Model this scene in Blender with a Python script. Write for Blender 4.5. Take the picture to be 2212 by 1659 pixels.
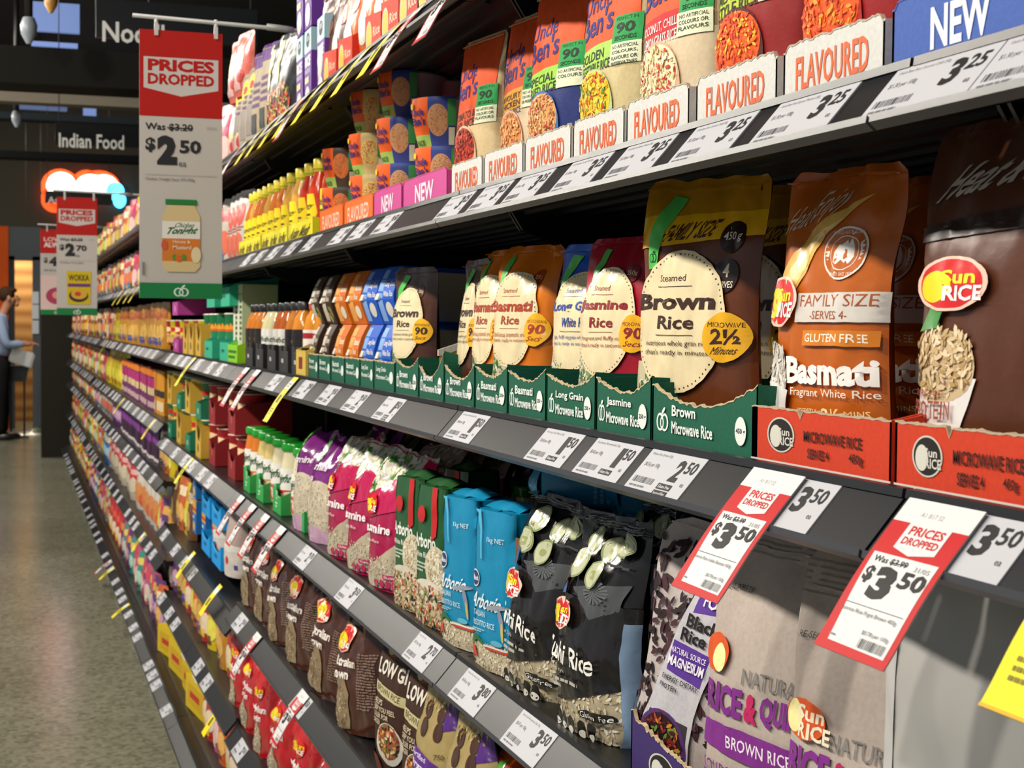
import bpy, bmesh, math, random
from mathutils import Vector, Matrix, noise
from mathutils.geometry import tessellate_polygon
PI = math.pi
random.seed(7)
SC = bpy.context.scene
COL = SC.collection
for o in list(bpy.data.objects): bpy.data.objects.remove(o)
# ------------------------------------------------------------------ camera
FPX, CX, CY = 3322.0, 1106.0, 829.5
H = 1.45                                   # lens height above the floor; levels below are relative to it
_d = Vector(((28 - CX) / FPX, -(695 - CY) / FPX, -1)).normalized()
_e = Vector((math.cos(math.radians(.5)), -math.sin(math.radians(.5)), 0))
_u = _e.cross(_d).normalized()
_x = _d.cross(_u)
BM3 = Matrix((_x, _d, _u))                 # rows: world axes seen from the camera
cd = bpy.data.cameras.new('camera'); cam = bpy.data.objects.new('camera', cd); COL.objects.link(cam)
cam.matrix_world = Matrix.Translation((0, 0, H)) @ BM3.to_4x4()
cd.sensor_width = 36; cd.sensor_fit = 'HORIZONTAL'; cd.lens = 36 * FPX / 2212
cd.clip_start = .05; cd.clip_end = 80
cd.dof.use_dof = True; cd.dof.focus_distance = 1.5; cd.dof.aperture_fstop = 20
SC.camera = cam
# ------------------------------------------------------------------ light and exposure
w = bpy.data.worlds.new('world'); SC.world = w; w.use_nodes = True
w.node_tree.nodes['Background'].inputs[0].default_value = (.86, .93, 1, 1)
w.node_tree.nodes['Background'].inputs[1].default_value = .3
SC.view_settings.view_transform = 'Standard'; SC.view_settings.look = 'None'
SC.view_settings.gamma = 1; SC.view_settings.use_curve_mapping = False
SC.view_settings.exposure = 0.16
def track_light(x, y, z, power, size=.16, tgt=(.6, 0, 1.1), col=(1, .93, .82)):
    l = bpy.data.lights.new('track_light', 'AREA'); l.shape = 'DISK'; l.size = size; l.energy = power; l.color = col
    o = bpy.data.objects.new('track_light', l); COL.objects.link(o)
    o.location = (x, y, z)
    o.rotation_euler = (Vector((tgt[0], y + tgt[1], tgt[2])) - Vector((x, y, z))).to_track_quat('-Z', 'Y').to_euler()
for i, y in enumerate([-.6, .9, 2.3, 3.9, 5.5, 7.1, 8.7, 10.3, 12, 14, 16]):
    track_light(-1.9, y, H + 2.2, 50, .2)
track_light(-.7, 18.3, H + 2.2, 60, .3, (.1, 1.2, .6))
# ------------------------------------------------------------------ where a pixel of the photograph lies
def ray(px, py): return BM3 @ Vector(((px - CX) / FPX, -(py - CY) / FPX, -1))
def aty(px, py, Y):
    r = ray(px, py); return r.x * Y / r.y, r.z * Y / r.y
def Yof(px, X, z):                         # depth along the aisle of the point of plane X, level z, in pixel column px
    k = (px - CX) / FPX; a = BM3.col[0] + k * BM3.col[2]
    return -(a[0] * X + a[2] * z) / a[1]
def Zof(py, X, Y):
    k = (py - CY) / FPX; a = BM3.col[1] - k * BM3.col[2]
    return -(a[0] * X + a[1] * Y) / a[2]
# ------------------------------------------------------------------ materials
_mats = {}
def lin(h):
    c = [int(h[i:i + 2], 16) / 255 for i in (0, 2, 4)]
    return tuple(x / 12.92 if x < .04045 else ((x + .055) / 1.055) ** 2.4 for x in c) + (1,)
FIN = dict(print=(.5, .3, 0, 0), film=(.3, .4, .16, 45), gloss=(.16, .5, 0, 0), card=(.62, .3, .06, 220), paper=(.55, .3, 0, 0), metal=(.38, .5, .05, 300),
           plastic=(.32, .5, 0, 0), cloth=(.85, .2, .2, 400), matte=(.8, .2, 0, 0), skin=(.5, .4, .05, 200), clear=(.12, .5, .2, 40), strip=(.38, .3, .02, 60), wrap=(.17, .5, .3, 28))
def M(h, fin='print'):
    k = (h, fin)
    if k in _mats: return _mats[k]
    m = bpy.data.materials.new(f'{fin}_{h}'); m.use_nodes = True
    nt = m.node_tree; b = nt.nodes['Principled BSDF']
    ro, sp, bs, sc = FIN[fin]
    b.inputs['Roughness'].default_value = ro; b.inputs['Specular IOR Level'].default_value = sp
    c = lin(h)
    if fin in ('matte', 'metal', 'card', 'cloth', 'film', 'wrap'):
        n = nt.nodes.new('ShaderNodeTexNoise'); n.inputs['Scale'].default_value = sc or 60; n.inputs['Detail'].default_value = 4
        tc = nt.nodes.new('ShaderNodeTexCoord'); nt.links.new(tc.outputs['Object'], n.inputs['Vector'])
        r = nt.nodes.new('ShaderNodeValToRGB'); r.color_ramp.elements[0].position = .3; r.color_ramp.elements[1].position = .7
        r.color_ramp.elements[0].color = tuple(x * .92 for x in c[:3]) + (1,); r.color_ramp.elements[1].color = tuple(min(1, x * 1.06) for x in c[:3]) + (1,)
        nt.links.new(n.outputs['Fac'], r.inputs['Fac']); nt.links.new(r.outputs['Color'], b.inputs['Base Color'])
        if bs:
            bp = nt.nodes.new('ShaderNodeBump'); bp.inputs['Strength'].default_value = bs; bp.inputs['Distance'].default_value = .004
            nt.links.new(n.outputs['Fac'], bp.inputs['Height']); nt.links.new(bp.outputs['Normal'], b.inputs['Normal'])
    else:
        b.inputs['Base Color'].default_value = c
    if fin in ('film', 'wrap'): b.inputs['Coat Weight'].default_value = .22; b.inputs['Coat Roughness'].default_value = .12
    _mats[k] = m; return m
def glow(h, s):
    k = (h, s)
    if k not in _mats:
        m = bpy.data.materials.new('glow_' + h); m.use_nodes = True; b = m.node_tree.nodes['Principled BSDF']
        b.inputs['Base Color'].default_value = lin(h); b.inputs['Emission Color'].default_value = lin(h); b.inputs['Emission Strength'].default_value = s
        _mats[k] = m
    return _mats[k]
def clear_mat():
    if 'clear' not in _mats:
        m = bpy.data.materials.new('clear_plastic'); m.use_nodes = True; nt = m.node_tree; b = nt.nodes['Principled BSDF']
        b.inputs['Base Color'].default_value = (.95, .95, .95, 1); b.inputs['Roughness'].default_value = .08; b.inputs['Alpha'].default_value = .3
        _mats['clear'] = m
    return _mats['clear']
def floor_mat():
    m = bpy.data.materials.new('polished_concrete'); m.use_nodes = True; nt = m.node_tree; b = nt.nodes['Principled BSDF']
    tc = nt.nodes.new('ShaderNodeTexCoord')
    v = nt.nodes.new('ShaderNodeTexVoronoi'); v.inputs['Scale'].default_value = 55; nt.links.new(tc.outputs['Object'], v.inputs['Vector'])
    r = nt.nodes.new('ShaderNodeValToRGB'); e = r.color_ramp.elements
    e[0].position = .0; e[0].color = lin('7a7a6e'); e[1].position = 1; e[1].color = lin('b4b2a2')
    x = e.new(.45); x.color = lin('9a9a8c')
    nt.links.new(v.outputs['Color'], r.inputs['Fac'])
    n = nt.nodes.new('ShaderNodeTexNoise'); n.inputs['Scale'].default_value = 1.3; n.inputs['Detail'].default_value = 6
    nt.links.new(tc.outputs['Object'], n.inputs['Vector'])
    r2 = nt.nodes.new('ShaderNodeValToRGB'); r2.color_ramp.elements[0].color = lin('b8b2a4'); r2.color_ramp.elements[1].color = lin('f2f2e6')
    nt.links.new(n.outputs['Fac'], r2.inputs['Fac'])
    mx = nt.nodes.new('ShaderNodeMix'); mx.data_type = 'RGBA'; mx.blend_type = 'MULTIPLY'; mx.inputs[0].default_value = 1
    nt.links.new(r.outputs['Color'], mx.inputs[6]); nt.links.new(r2.outputs['Color'], mx.inputs[7]); nt.links.new(mx.outputs[2], b.inputs['Base Color'])
    b.inputs['Roughness'].default_value = .2; b.inputs['Specular IOR Level'].default_value = .55
    return m
def wood_mat():
    m = bpy.data.materials.new('oak_panel'); m.use_nodes = True; nt = m.node_tree; b = nt.nodes['Principled BSDF']
    tc = nt.nodes.new('ShaderNodeTexCoord'); mp = nt.nodes.new('ShaderNodeMapping'); mp.inputs['Scale'].default_value = (1, 1, 3.2)
    br = nt.nodes.new('ShaderNodeTexWave'); br.bands_direction = 'Z'; br.inputs['Scale'].default_value = .5; br.inputs['Distortion'].default_value = 2.5
    nt.links.new(tc.outputs['Object'], mp.inputs['Vector']); nt.links.new(mp.outputs['Vector'], br.inputs['Vector'])
    r = nt.nodes.new('ShaderNodeValToRGB'); r.color_ramp.elements[0].color = lin('a97843'); r.color_ramp.elements[1].color = lin('d3a566')
    nt.links.new(br.outputs['Fac'], r.inputs['Fac']); nt.links.new(r.outputs['Color'], b.inputs['Base Color']); b.inputs['Roughness'].default_value = .5
    return m
# ------------------------------------------------------------------ mesh building
class MB:
    def __init__(s): s.v = []; s.f = []; s.m = []; s.sm = []; s.mats = []
    def mi(s, mat):
        if mat not in s.mats: s.mats.append(mat)
        return s.mats.index(mat)
    def add(s, vs, fs, mat, smooth=False):
        o = len(s.v); i = s.mi(mat); s.v.extend([tuple(p) for p in vs])
        for f in fs: s.f.append(tuple(o + k for k in f)); s.m.append(i); s.sm.append(smooth)
        return s
    def box(s, lo, hi, mat):
        x0, y0, z0 = lo; x1, y1, z1 = hi
        v = [(x0, y0, z0), (x1, y0, z0), (x1, y1, z0), (x0, y1, z0), (x0, y0, z1), (x1, y0, z1), (x1, y1, z1), (x0, y1, z1)]
        return s.add(v, [(3, 2, 1, 0), (4, 5, 6, 7), (0, 1, 5, 4), (1, 2, 6, 5), (2, 3, 7, 6), (3, 0, 4, 7)], mat)
    def grid(s, fn, nu, nv, mat, smooth=True, flip=False):
        vs = [fn(i / nu, j / nv) for j in range(nv + 1) for i in range(nu + 1)]
        fs = []
        for j in range(nv):
            for i in range(nu):
                a = j * (nu + 1) + i; q = (a, a + 1, a + nu + 2, a + nu + 1); fs.append(q[::-1] if flip else q)
        return s.add(vs, fs, mat, smooth)
    def lathe(s, prof, mat, seg=20, c=(0, 0, 0), smooth=True, caps=True):
        n = len(prof); vs = []
        for r, z in prof:
            for k in range(seg): a = 2 * PI * k / seg; vs.append((c[0] + r * math.cos(a), c[1] + r * math.sin(a), c[2] + z))
        fs = [(j * seg + k, j * seg + (k + 1) % seg, (j + 1) * seg + (k + 1) % seg, (j + 1) * seg + k) for j in range(n - 1) for k in range(seg)]
        s.add(vs, fs, mat, smooth)
        if caps:
            s.add(vs[:seg], [tuple(range(seg))[::-1]], mat); s.add(vs[-seg:], [tuple(range(seg))], mat)
        return s
    def tube(s, pts, r, mat, seg=10):
        pts = [Vector(p) for p in pts]; vs = []
        for i, p in enumerate(pts):
            d = (pts[min(i + 1, len(pts) - 1)] - pts[max(i - 1, 0)]).normalized()
            a = d.cross(Vector((0, 0, 1)) if abs(d.z) < .9 else Vector((1, 0, 0))).normalized(); b = d.cross(a)
            rr = r[i] if isinstance(r, (list, tuple)) else r
            vs += [p + (a * math.cos(2 * PI * k / seg) + b * math.sin(2 * PI * k / seg)) * rr for k in range(seg)]
        fs = [(j * seg + k, j * seg + (k + 1) % seg, (j + 1) * seg + (k + 1) % seg, (j + 1) * seg + k) for j in range(len(pts) - 1) for k in range(seg)]
        fs += [tuple(range(seg))[::-1], tuple(len(vs) - seg + k for k in range(seg))]
        return s.add(vs, fs, mat, True)
    def extrude(s, poly, axis, lo, hi, mat):          # poly in the two other axes (cyclic order), straight prism
        def P(a, b, c): return {'x': (c, a, b), 'y': (a, c, b), 'z': (a, b, c)}[axis]
        n = len(poly); vs = [P(a, b, lo) for a, b in poly] + [P(a, b, hi) for a, b in poly]
        fs = [(i, (i + 1) % n, n + (i + 1) % n, n + i) for i in range(n)] + [tuple(range(n))[::-1], tuple(range(n, 2 * n))]
        return s.add(vs, fs, mat)
    def mesh(s, name):
        me = bpy.data.meshes.new(name); me.from_pydata(s.v, [], s.f)
        for m in s.mats: me.materials.append(m)
        me.polygons.foreach_set('material_index', s.m); me.polygons.foreach_set('use_smooth', s.sm); me.update()
        return me
    def build(s, name, parent=None, fix=False, bevel=0):
        me = s.mesh(name)
        if fix:
            b = bmesh.new(); b.from_mesh(me); bmesh.ops.remove_doubles(b, verts=b.verts, dist=1e-5); bmesh.ops.recalc_face_normals(b, faces=b.faces); b.to_mesh(me); b.free()
        o = bpy.data.objects.new(name, me); COL.objects.link(o)
        if parent: o.parent = parent
        if bevel:
            md = o.modifiers.new('bevel', 'BEVEL'); md.width = bevel; md.segments = 2; md.limit_method = 'ANGLE'
        return o
def tag(o, label, cat, group=None):
    o['label'] = label; o['category'] = cat
    if group: o['group'] = group
    elif 'group' in o: del o['group']
    return o
def struct(o): o['kind'] = 'structure'; return o
def empty(name, loc=(0, 0, 0)):
    o = bpy.data.objects.new(name, None); COL.objects.link(o); o.location = loc; o.empty_display_size = .05; return o
USED = set()
def copy_tree(o, parent=None):
    c = o.copy(); COL.objects.link(c)
    if parent: c.parent = parent
    for ch in list(o.children): copy_tree(ch, c)
    return c
def put(root, loc, rot, label, cat, group=None, scale=None):
    """The first call moves the thing itself, later calls copy it with its parts."""
    if root.name in USED: r = copy_tree(root)
    else: r = root; USED.add(root.name)
    r.location = loc; r.rotation_euler = rot
    if scale: r.scale = scale
    tag(r, label, cat, group); return r
# ------------------------------------------------------------------ printed artwork: flat shapes laid on a surface S(u, v, lift)
_tc = {}
def text2d(s, bold):
    k = (s, bold)
    if k in _tc: return _tc[k]
    cu = bpy.data.curves.new('t', 'FONT'); cu.body = s; cu.resolution_u = 2; cu.offset = bold
    ob = bpy.data.objects.new('t', cu); me = bpy.data.meshes.new_from_object(ob)
    vs = [(v.co.x, v.co.y) for v in me.vertices]; fs = [tuple(p.vertices) for p in me.polygons]
    bpy.data.objects.remove(ob); bpy.data.meshes.remove(me); bpy.data.curves.remove(cu)
    x0 = min(p[0] for p in vs); x1 = max(p[0] for p in vs); y0 = min(p[1] for p in vs); y1 = max(p[1] for p in vs)
    vs = [((x - x0) / (x1 - x0), (y - y0) / (y1 - y0)) for x, y in vs]
    _tc[k] = (vs, fs); return _tc[k]
def subdiv2d(vs, fs, w, h, e):
    b = bmesh.new(); bv = [b.verts.new((x * w, y * h, 0)) for x, y in vs]
    for f in fs:
        try: b.faces.new([bv[i] for i in f])
        except ValueError: pass
    for _ in range(5):
        L = [x for x in b.edges if x.calc_length() > e]
        if not L: break
        bmesh.ops.subdivide_edges(b, edges=L, cuts=1); bmesh.ops.triangulate(b, faces=[f for f in b.faces if len(f.verts) > 3])
    b.verts.index_update()
    r = [(v.co.x / w, v.co.y / h) for v in b.verts], [tuple(v.index for v in f.verts) for f in b.faces]
    b.free(); return r
def R(u0, v0, u1, v1, c): return ('P', [(u0, v0), (u1, v0), (u1, v1), (u0, v1)], c)
def PL(pts, c): return ('P', pts, c)
def E(cu, cv, ru, rv, c, rot=0): return ('E', cu, cv, ru, rv, c, rot)
def T(s, u0, v0, u1, v1, c, bold=0, rot=0, sh=0): return ('T', s, u0, v0, u1, v1, c, bold, rot, sh)
def G(cu, cv, ru, rv, cols, n=60, sz=.03, box=False): return ('G', cu, cv, ru, rv, cols, n, sz, box)
def DO(cu, cv, ru, rv, n, c, sz=.006): return ('D', cu, cv, ru, rv, n, c, sz)
def LN(u0, v0, u1, v1, n, c): return ('L', u0, v0, u1, v1, n, c)         # lines of small print, as short dashes
def BC(u0, v0, u1, v1, c='1a1a1a', n=16): return ('B', u0, v0, u1, v1, c, n)
def PT(name, *items): return ('PART', name, items)
def art(items, S, w, h, name_mb, fin='print', edge=.009, lift=.0004, step=.00011, seed=1):
    """Lay the items on S; name_mb is {part name: MB}, 'body' being the thing's own printed face."""
    rnd = random.Random(seed); cnt = [0]
    def rotp(p, c, a):
        if not a: return p
        x, y = (p[0] - c[0]) * w, (p[1] - c[1]) * h; ca, sa = math.cos(a), math.sin(a)
        return c[0] + (x * ca - y * sa) / w, c[1] + (x * sa + y * ca) / h
    def emit(mb, vs, fs, col, sub=True, fin=fin):
        if edge and sub: vs, fs = subdiv2d(vs, fs, w, h, edge)
        lf = lift + step * cnt[0]
        mat = col if not isinstance(col, str) else M(col, fin)
        mb.add([S(u, v, lf) for u, v in vs], fs, mat, True)
    def run(its, part):
        mb = name_mb.setdefault(part, MB())
        for it in its:
            k = it[0]
            if k == 'PART': run(it[2], part if it[1] == 'lettering' else it[1]); mb = name_mb.setdefault(part, MB()); continue
            cnt[0] += 1
            if k == 'P':
                pts = it[1]; tr = tessellate_polygon([[Vector((a, b_, 0)) for a, b_ in pts]])
                emit(mb, pts, [t if True else t for t in tr], it[2])
            elif k == 'E':
                _, cu, cv, ru, rv, c, rot = it; n = 28 if max(ru * w, rv * h) > .012 else 16
                emit(mb, [rotp((cu + ru * math.cos(2 * PI * i / n), cv + rv * math.sin(2 * PI * i / n)), (cu, cv), rot) for i in range(n)] + [(cu, cv)], [(i, (i + 1) % n, n) for i in range(n)], c)
            elif k == 'T':
                _, s, u0, v0, u1, v1, c, bold, rot, sh = it; vs, fs = text2d(s, bold)
                ce = ((u0 + u1) / 2, (v0 + v1) / 2)
                emit(mb, [rotp((u0 + (u1 - u0) * (x + sh * (y - .5)), v0 + (v1 - v0) * y), ce, rot) for x, y in vs], fs, c, sub=(max((u1 - u0) * w, (v1 - v0) * h) > .02), fin='print' if fin in ('film', 'wrap') else fin)
            elif k == 'G':
                _, cu, cv, ru, rv, cols, n, sz, bx = it
                for q in range(n):
                    while True:
                        a, b_ = rnd.uniform(-1, 1), rnd.uniform(-1, 1)
                        if bx or a * a + b_ * b_ < .92: break
                    x, y = cu + a * ru, cv + b_ * rv; an = rnd.uniform(0, PI); L = sz * rnd.uniform(.6, 1.2) / 2; W = L * .36
                    ca, sa = math.cos(an), math.sin(an); c = rnd.choice(cols)
                    cnt[0] += .05
                    emit(mb, [(x + (p * ca - r_ * sa) / w * w, y + (p * sa + r_ * ca) * w / h) for p, r_ in ((-L, 0), (-L * .4, -W), (L * .5, -W), (L, 0), (L * .4, W), (-L * .5, W))], [(0, 1, 2, 3, 4, 5)], c, sub=False)
            elif k == 'D':
                _, cu, cv, ru, rv, n, c, sz = it
                for q in range(n):
                    a = 2 * PI * q / n; x, y = cu + ru * math.cos(a), cv + rv * math.sin(a); sy = sz * w / h
                    emit(mb, [(x - sz, y), (x, y - sy), (x + sz, y), (x, y + sy)], [(0, 1, 2, 3)], c, sub=False)
            elif k == 'L':
                _, u0, v0, u1, v1, n, c = it
                for q in range(n):
                    y = v1 - (v1 - v0) * (q + .5) / n; hh = (v1 - v0) / n * .26; x = u0; e_ = u1 if q < n - 1 else u0 + (u1 - u0) * rnd.uniform(.5, .9)
                    while x < e_:
                        L = rnd.uniform(.06, .2) * (u1 - u0); x2 = min(x + L, e_)
                        emit(mb, [(x, y - hh), (x2, y - hh), (x2, y + hh), (x, y + hh)], [(0, 1, 2, 3)], c, sub=False); x = x2 + .035 * (u1 - u0)
            elif k == 'B':
                _, u0, v0, u1, v1, c, n = it; x = u0
                for q in range(n):
                    st = (u1 - u0) / n; ww = st * rnd.choice((.3, .45, .7))
                    emit(mb, [(x, v0), (x + ww, v0), (x + ww, v1), (x, v1)], [(0, 1, 2, 3)], c, sub=False); x += st
    run(items, 'body')
def build_parts(root, mbs, first):
    for k, mb in mbs.items():
        if mb.v: mb.build(first if k == 'body' else k, root)
def remap(items, a, b):
    o = []
    for it in items:
        k = it[0]; f = lambda v: a + b * v
        if k == 'PART': o.append(('PART', it[1], remap(it[2], a, b)))
        elif k == 'P': o.append(('P', [(u, f(v)) for u, v in it[1]], it[2]))
        elif k in 'EG' or k == 'D': o.append((k, it[1], f(it[2]), it[3], it[4] * b) + it[5:])
        elif k == 'T': o.append((k, it[1], it[2], f(it[3]), it[4], f(it[5])) + it[6:])
        else: o.append((k, it[1], f(it[2]), it[3], f(it[4])) + it[5:])
    return o
# ------------------------------------------------------------------ shared marks
def sunrice(cu, cv, ru, rv, glow_=True, mono=None):
    if mono:                                  # one-colour box print
        return PT('logo', E(cu, cv, ru * 1.12, rv * 1.1, 'c9c6bb'), E(cu, cv, ru, rv, '241f1c'), E(cu - ru * .38, cv - rv * .1, ru * .48, rv * .7, 'd4d1c6'),
                  T('Sun', cu - ru * .2, cv - rv * .02, cu + ru * .75, cv + rv * .45, 'd4d1c6', .02), T('RICE', cu - ru * .1, cv - rv * .62, cu + ru * 1.05, cv - rv * .08, 'd4d1c6', .02))
    its = [E(cu, cv, ru * 1.14, rv * 1.12, 'f0c8b4')] if glow_ else []
    its += [E(cu, cv, ru, rv, 'd61a1f'), E(cu - ru * .42, cv - rv * .1, ru * .5, rv * .66, 'f7df12'), T('Sun', cu - ru * .22, cv - rv * .02, cu + ru * .78, cv + rv * .55, 'f9e01c', .03), T('RICE', cu - ru * .1, cv - rv * .7, cu + ru * 1.0, cv - rv * .08, 'f6f2ee', .03)]
    return PT('logo', *its)
def apple(cu, cv, ru, rv, c, bg):
    return [E(cu - ru * .35, cv - rv * .1, ru * .62, rv * .75, c), E(cu + ru * .35, cv - rv * .1, ru * .62, rv * .75, c), E(cu - ru * .38, cv - rv * .1, ru * .36, rv * .55, bg), E(cu + ru * .38, cv - rv * .1, ru * .36, rv * .55, bg),
            E(cu, cv - rv * .15, ru * .3, rv * .5, c), E(cu, cv - rv * .15, ru * .13, rv * .33, bg), E(cu + ru * .25, cv + rv * .85, ru * .34, rv * .16, c, .7)]
# ================================================================== the room
def zz(z): return z + H
fm = floor_mat()
struct(MB().box((-6, -3, -.1), (6, 40, 0), fm).build('floor'))
ceil = MB().box((-6, -3, 4.9), (6, 40, 5.0), M('2b2c27', 'matte')); struct(ceil.build('ceiling'))
YB = 22.0
struct(MB().box((5.8, -3, 0), (6, YB, 4.9), M('3a3832', 'matte')).build('wall_right'))
def bx(px0, py0, px1, py1, Y, dy, mat, name):
    x0, z1 = aty(px0, py0, Y); x1, z0 = aty(px1, py1, Y)
    return MB().box((x0, Y, zz(z0)), (x1, Y + dy, zz(z1)), mat).build(name)
# back wall with the passage beside the aisle end
x_or0, z_op = aty(-30, 488, YB); x_or1, _ = aty(18, 488, YB); x_gc0, _ = aty(70, 500, YB); x_gc1, _ = aty(89, 500, YB)
wb = MB(); wm = M('4a463b', 'matte')
wb.box((-6, YB, zz(z_op)), (6, YB + .2, 4.9), wm); wb.box((x_gc1, YB, 0), (6, YB + .2, zz(z_op)), wm); wb.box((-6, YB, 0), (x_or0, YB + .2, zz(z_op)), wm)
struct(wb.build('wall_back'))
struct(MB().box((x_or0, YB - .06, 0), (x_or1, YB + .25, zz(z_op)), M('d8591c', 'matte')).build('trim_1'))
gc = MB().box((x_or1, YB - .02, zz(z_op) - .45), (x_gc1, YB + .2, zz(z_op)), M('5d6468', 'matte'))
gc.box((x_gc0, YB - .02, 0), (x_gc1, YB + .2, zz(z_op) - .4), M('5d6468', 'matte')); gc.box((x_or1, YB - .02, 0), (x_or1 + .08, YB + .2, zz(z_op) - .4), M('3a3f42', 'matte')); struct(gc.build('trim_2'))
struct(MB().box((x_or0 - .5, YB + 1.6, 0), (x_gc1 + .8, YB + 1.7, 2.9), wood_mat()).build('wall_passage'))
for y in (YB + .9,):
    l = bpy.data.lights.new('passage_light', 'AREA'); l.size = .5; l.energy = 34; l.color = (1, .85, .62); o = bpy.data.objects.new('passage_light', l); COL.objects.link(o); o.location = (x_or1 + .1, y, 2.75)
# notices on the grey column
for i, (a, b) in enumerate(((630, 656), (658, 689), (692, 721))):
    nt_ = bx(69, a, 84, b, YB - .045, .02, M('e6eaf0', 'paper'), 'wall_notice')
    tag(nt_, ['top', 'middle', 'bottom'][i] + ' white paper notice of the three on the grey column by the passage', 'notice')
# ceiling beams, duct, skylights
def beam(y, z0, z1, c, x0=-6, x1=6, d=.35, n=3):
    return struct(MB().box((x0, y, z0), (x1, y + d, z1), M(c, 'matte')).build(f'trim_{n}'))
def lvl(py, Y): return zz(aty(150, py, Y)[1])
beam(9.0, lvl(185, 9), lvl(105, 9), '14140f', n=3)
beam(13.5, lvl(225, 13.5), lvl(186, 13.5), '8a8172', n=4, d=.2)
beam(17.5, lvl(345, 17.5), lvl(330, 17.5), '15171a', n=5, d=.3)
beam(15.5, lvl(262, 15.5), lvl(248, 15.5), '2a3138', n=6, d=.25)
for i, (a, b, c, d_, Y, g) in enumerate(((66, 2, 172, 72, 11.2, 1.1), (68, 88, 168, 104, 11.4, 1.3), (30, 222, 145, 240, 18, .45), (180, 222, 208, 266, 16.4, 1.2))):
    o = bx(a, b, c, d_, Y, .05, glow('5a6c98', g), f'window_{i + 1}'); struct(o)
for k, (px, y0, y1, Y) in enumerate(((62, -20, 95, 8.7), (110, -20, 28, 10.5), (36, 222, 275, 14))):
    x, z1 = aty(px, y0, Y); _, z0 = aty(px, y1, Y)
    z1 = 4.9 - H; hp = empty('hanging_pipe', (x, Y, zz(z0))); MB().tube([(0, 0, .12), (0, 0, z1 - z0)], .022, M('1c1a17', 'metal')).build('pipe', hp)
    MB().lathe([(.012, 0), (.04, .05), (.045, .1), (.03, .14)], M('b8863a' if k == 1 else '8f96a0', 'metal'), 12).build('sprinkler_head', hp)
    tag(hp, ['dark ceiling drop pipe left of the noodles sign', 'short drop pipe with brass tip at the top of the picture', 'drop pipe with grey tip left of the second aisle sign'][k], 'pipe')
# lit cloud-shaped wall sign at the far end
ls = empty('lit_wall_sign'); Yl = YB - .12
x0, zc = aty(95, 410, Yl); x1, _ = aty(262, 410, Yl); ls.location = (x0, Yl, zz(zc)); Wl = x1 - x0; sc = Wl / 167
def cl(px, py): return ((px - 95) * sc, -(py - 410) * sc)
def blob(mb, px, py, rx, ry, y0, y1, mat):
    cx_, cz_ = cl(px, py); mb.extrude([(cx_ + rx * sc * math.cos(2 * PI * k / 24), cz_ + ry * sc * math.sin(2 * PI * k / 24)) for k in range(24)], 'y', y0, y1, mat)
m_ = MB()
for q in ((130, 402, 42, 40), (150, 420, 54, 40), (186, 402, 34, 40), (214, 398, 46, 36), (118, 430, 30, 30)): blob(m_, *q, .0, .05, glow('ff5a1e', 1.0))
m_.build('orange_outline', ls)
m_ = MB()
for q in ((132, 400, 32, 30), (196, 400, 34, 28), (225, 398, 30, 26)): blob(m_, *q, -.04, .02, glow('e8fbff', 3.2))
m_.build('white_cloud', ls)
m_ = MB(); m_.box((cl(105, 418)[0], -.045, cl(0, 422)[1]), (cl(245, 418)[0], -.01, cl(0, 400)[1]), glow('dff6ff', 3.0))
for q in ((248, 408, 20, 20), (258, 428, 14, 18)): blob(m_, *q, -.05, 0, glow('58d6ff', 2.6))
m_.build('blue_lettering', ls)
tag(ls, 'lit cloud-shaped sign with orange outline glowing white and blue on far wall', 'sign')
# dark end panel of the run
x0, _ = aty(88, 700, 17.2); ep = MB().box((x0, 17.15, 0), (1.05, 17.2, H + .55), M('2a2620', 'matte')).build('end_panel')
tag(ep, 'tall dark brown panel closing the far end of the shelving run', 'panel')
# ================================================================== aisle signs hung from the ceiling
def aisle_sign(words, pxl, pxr, pyt, pyb, Y, tx0, tx1, ty0, ty1, label):
    x0, z1 = aty(pxl, pyt, Y); x1, z0 = aty(pxr, pyb, Y); w_, h_ = x1 - x0, z1 - z0
    r = empty('aisle_sign', ((x0 + x1) / 2, Y, zz(z0))); b = MB().box((-w_ / 2, 0, 0), (w_ / 2, .03, h_), M('0b0d0e', 'plastic')); mb = {'body': b}
    def S(u, v, l): return ((u - .5) * w_, -l, v * h_)
    def U(px, py): X, Z = aty(px, py, Y); return (X - x0) / w_, (Z - z0) / h_
    a, c = U(tx0, ty1); d, e = U(tx1, ty0)
    if words: art([PT('lettering', T(words, a, c, d, e, 'd9d9d4', .02))], S, w_, h_, mb, edge=0); build_parts(r, mb, 'panel')
    for sx in (-.46, .46): MB().tube([(sx * w_, .015, h_), (sx * w_, .015, 4.9 - zz(z0))], .004, M('3b3b3b', 'metal'), 6).build('hanging_wire', r)
    tag(r, label, 'sign')
aisle_sign('Noodles', 207, 556, -4, 102, 7.4, 221, 402, 57, 90, 'black hanging aisle sign with white word beginning Noo, partly behind the big price banner')
aisle_sign('Indian Food', 119, 330, 264, 320, 10.8, 127, 268, 293, 318, 'black hanging aisle sign reading Indian Food')
aisle_sign('Asian', 97, 242, 412, 443, 17.5, 103, 150, 426, 439, 'small black hanging sign below the lit cloud at the far end')
aisle_sign('', 55, 90, 490, 518, 19.5, 60, 100, 502, 514, 'tiny black sign hanging left of the far red and white banners')
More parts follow.
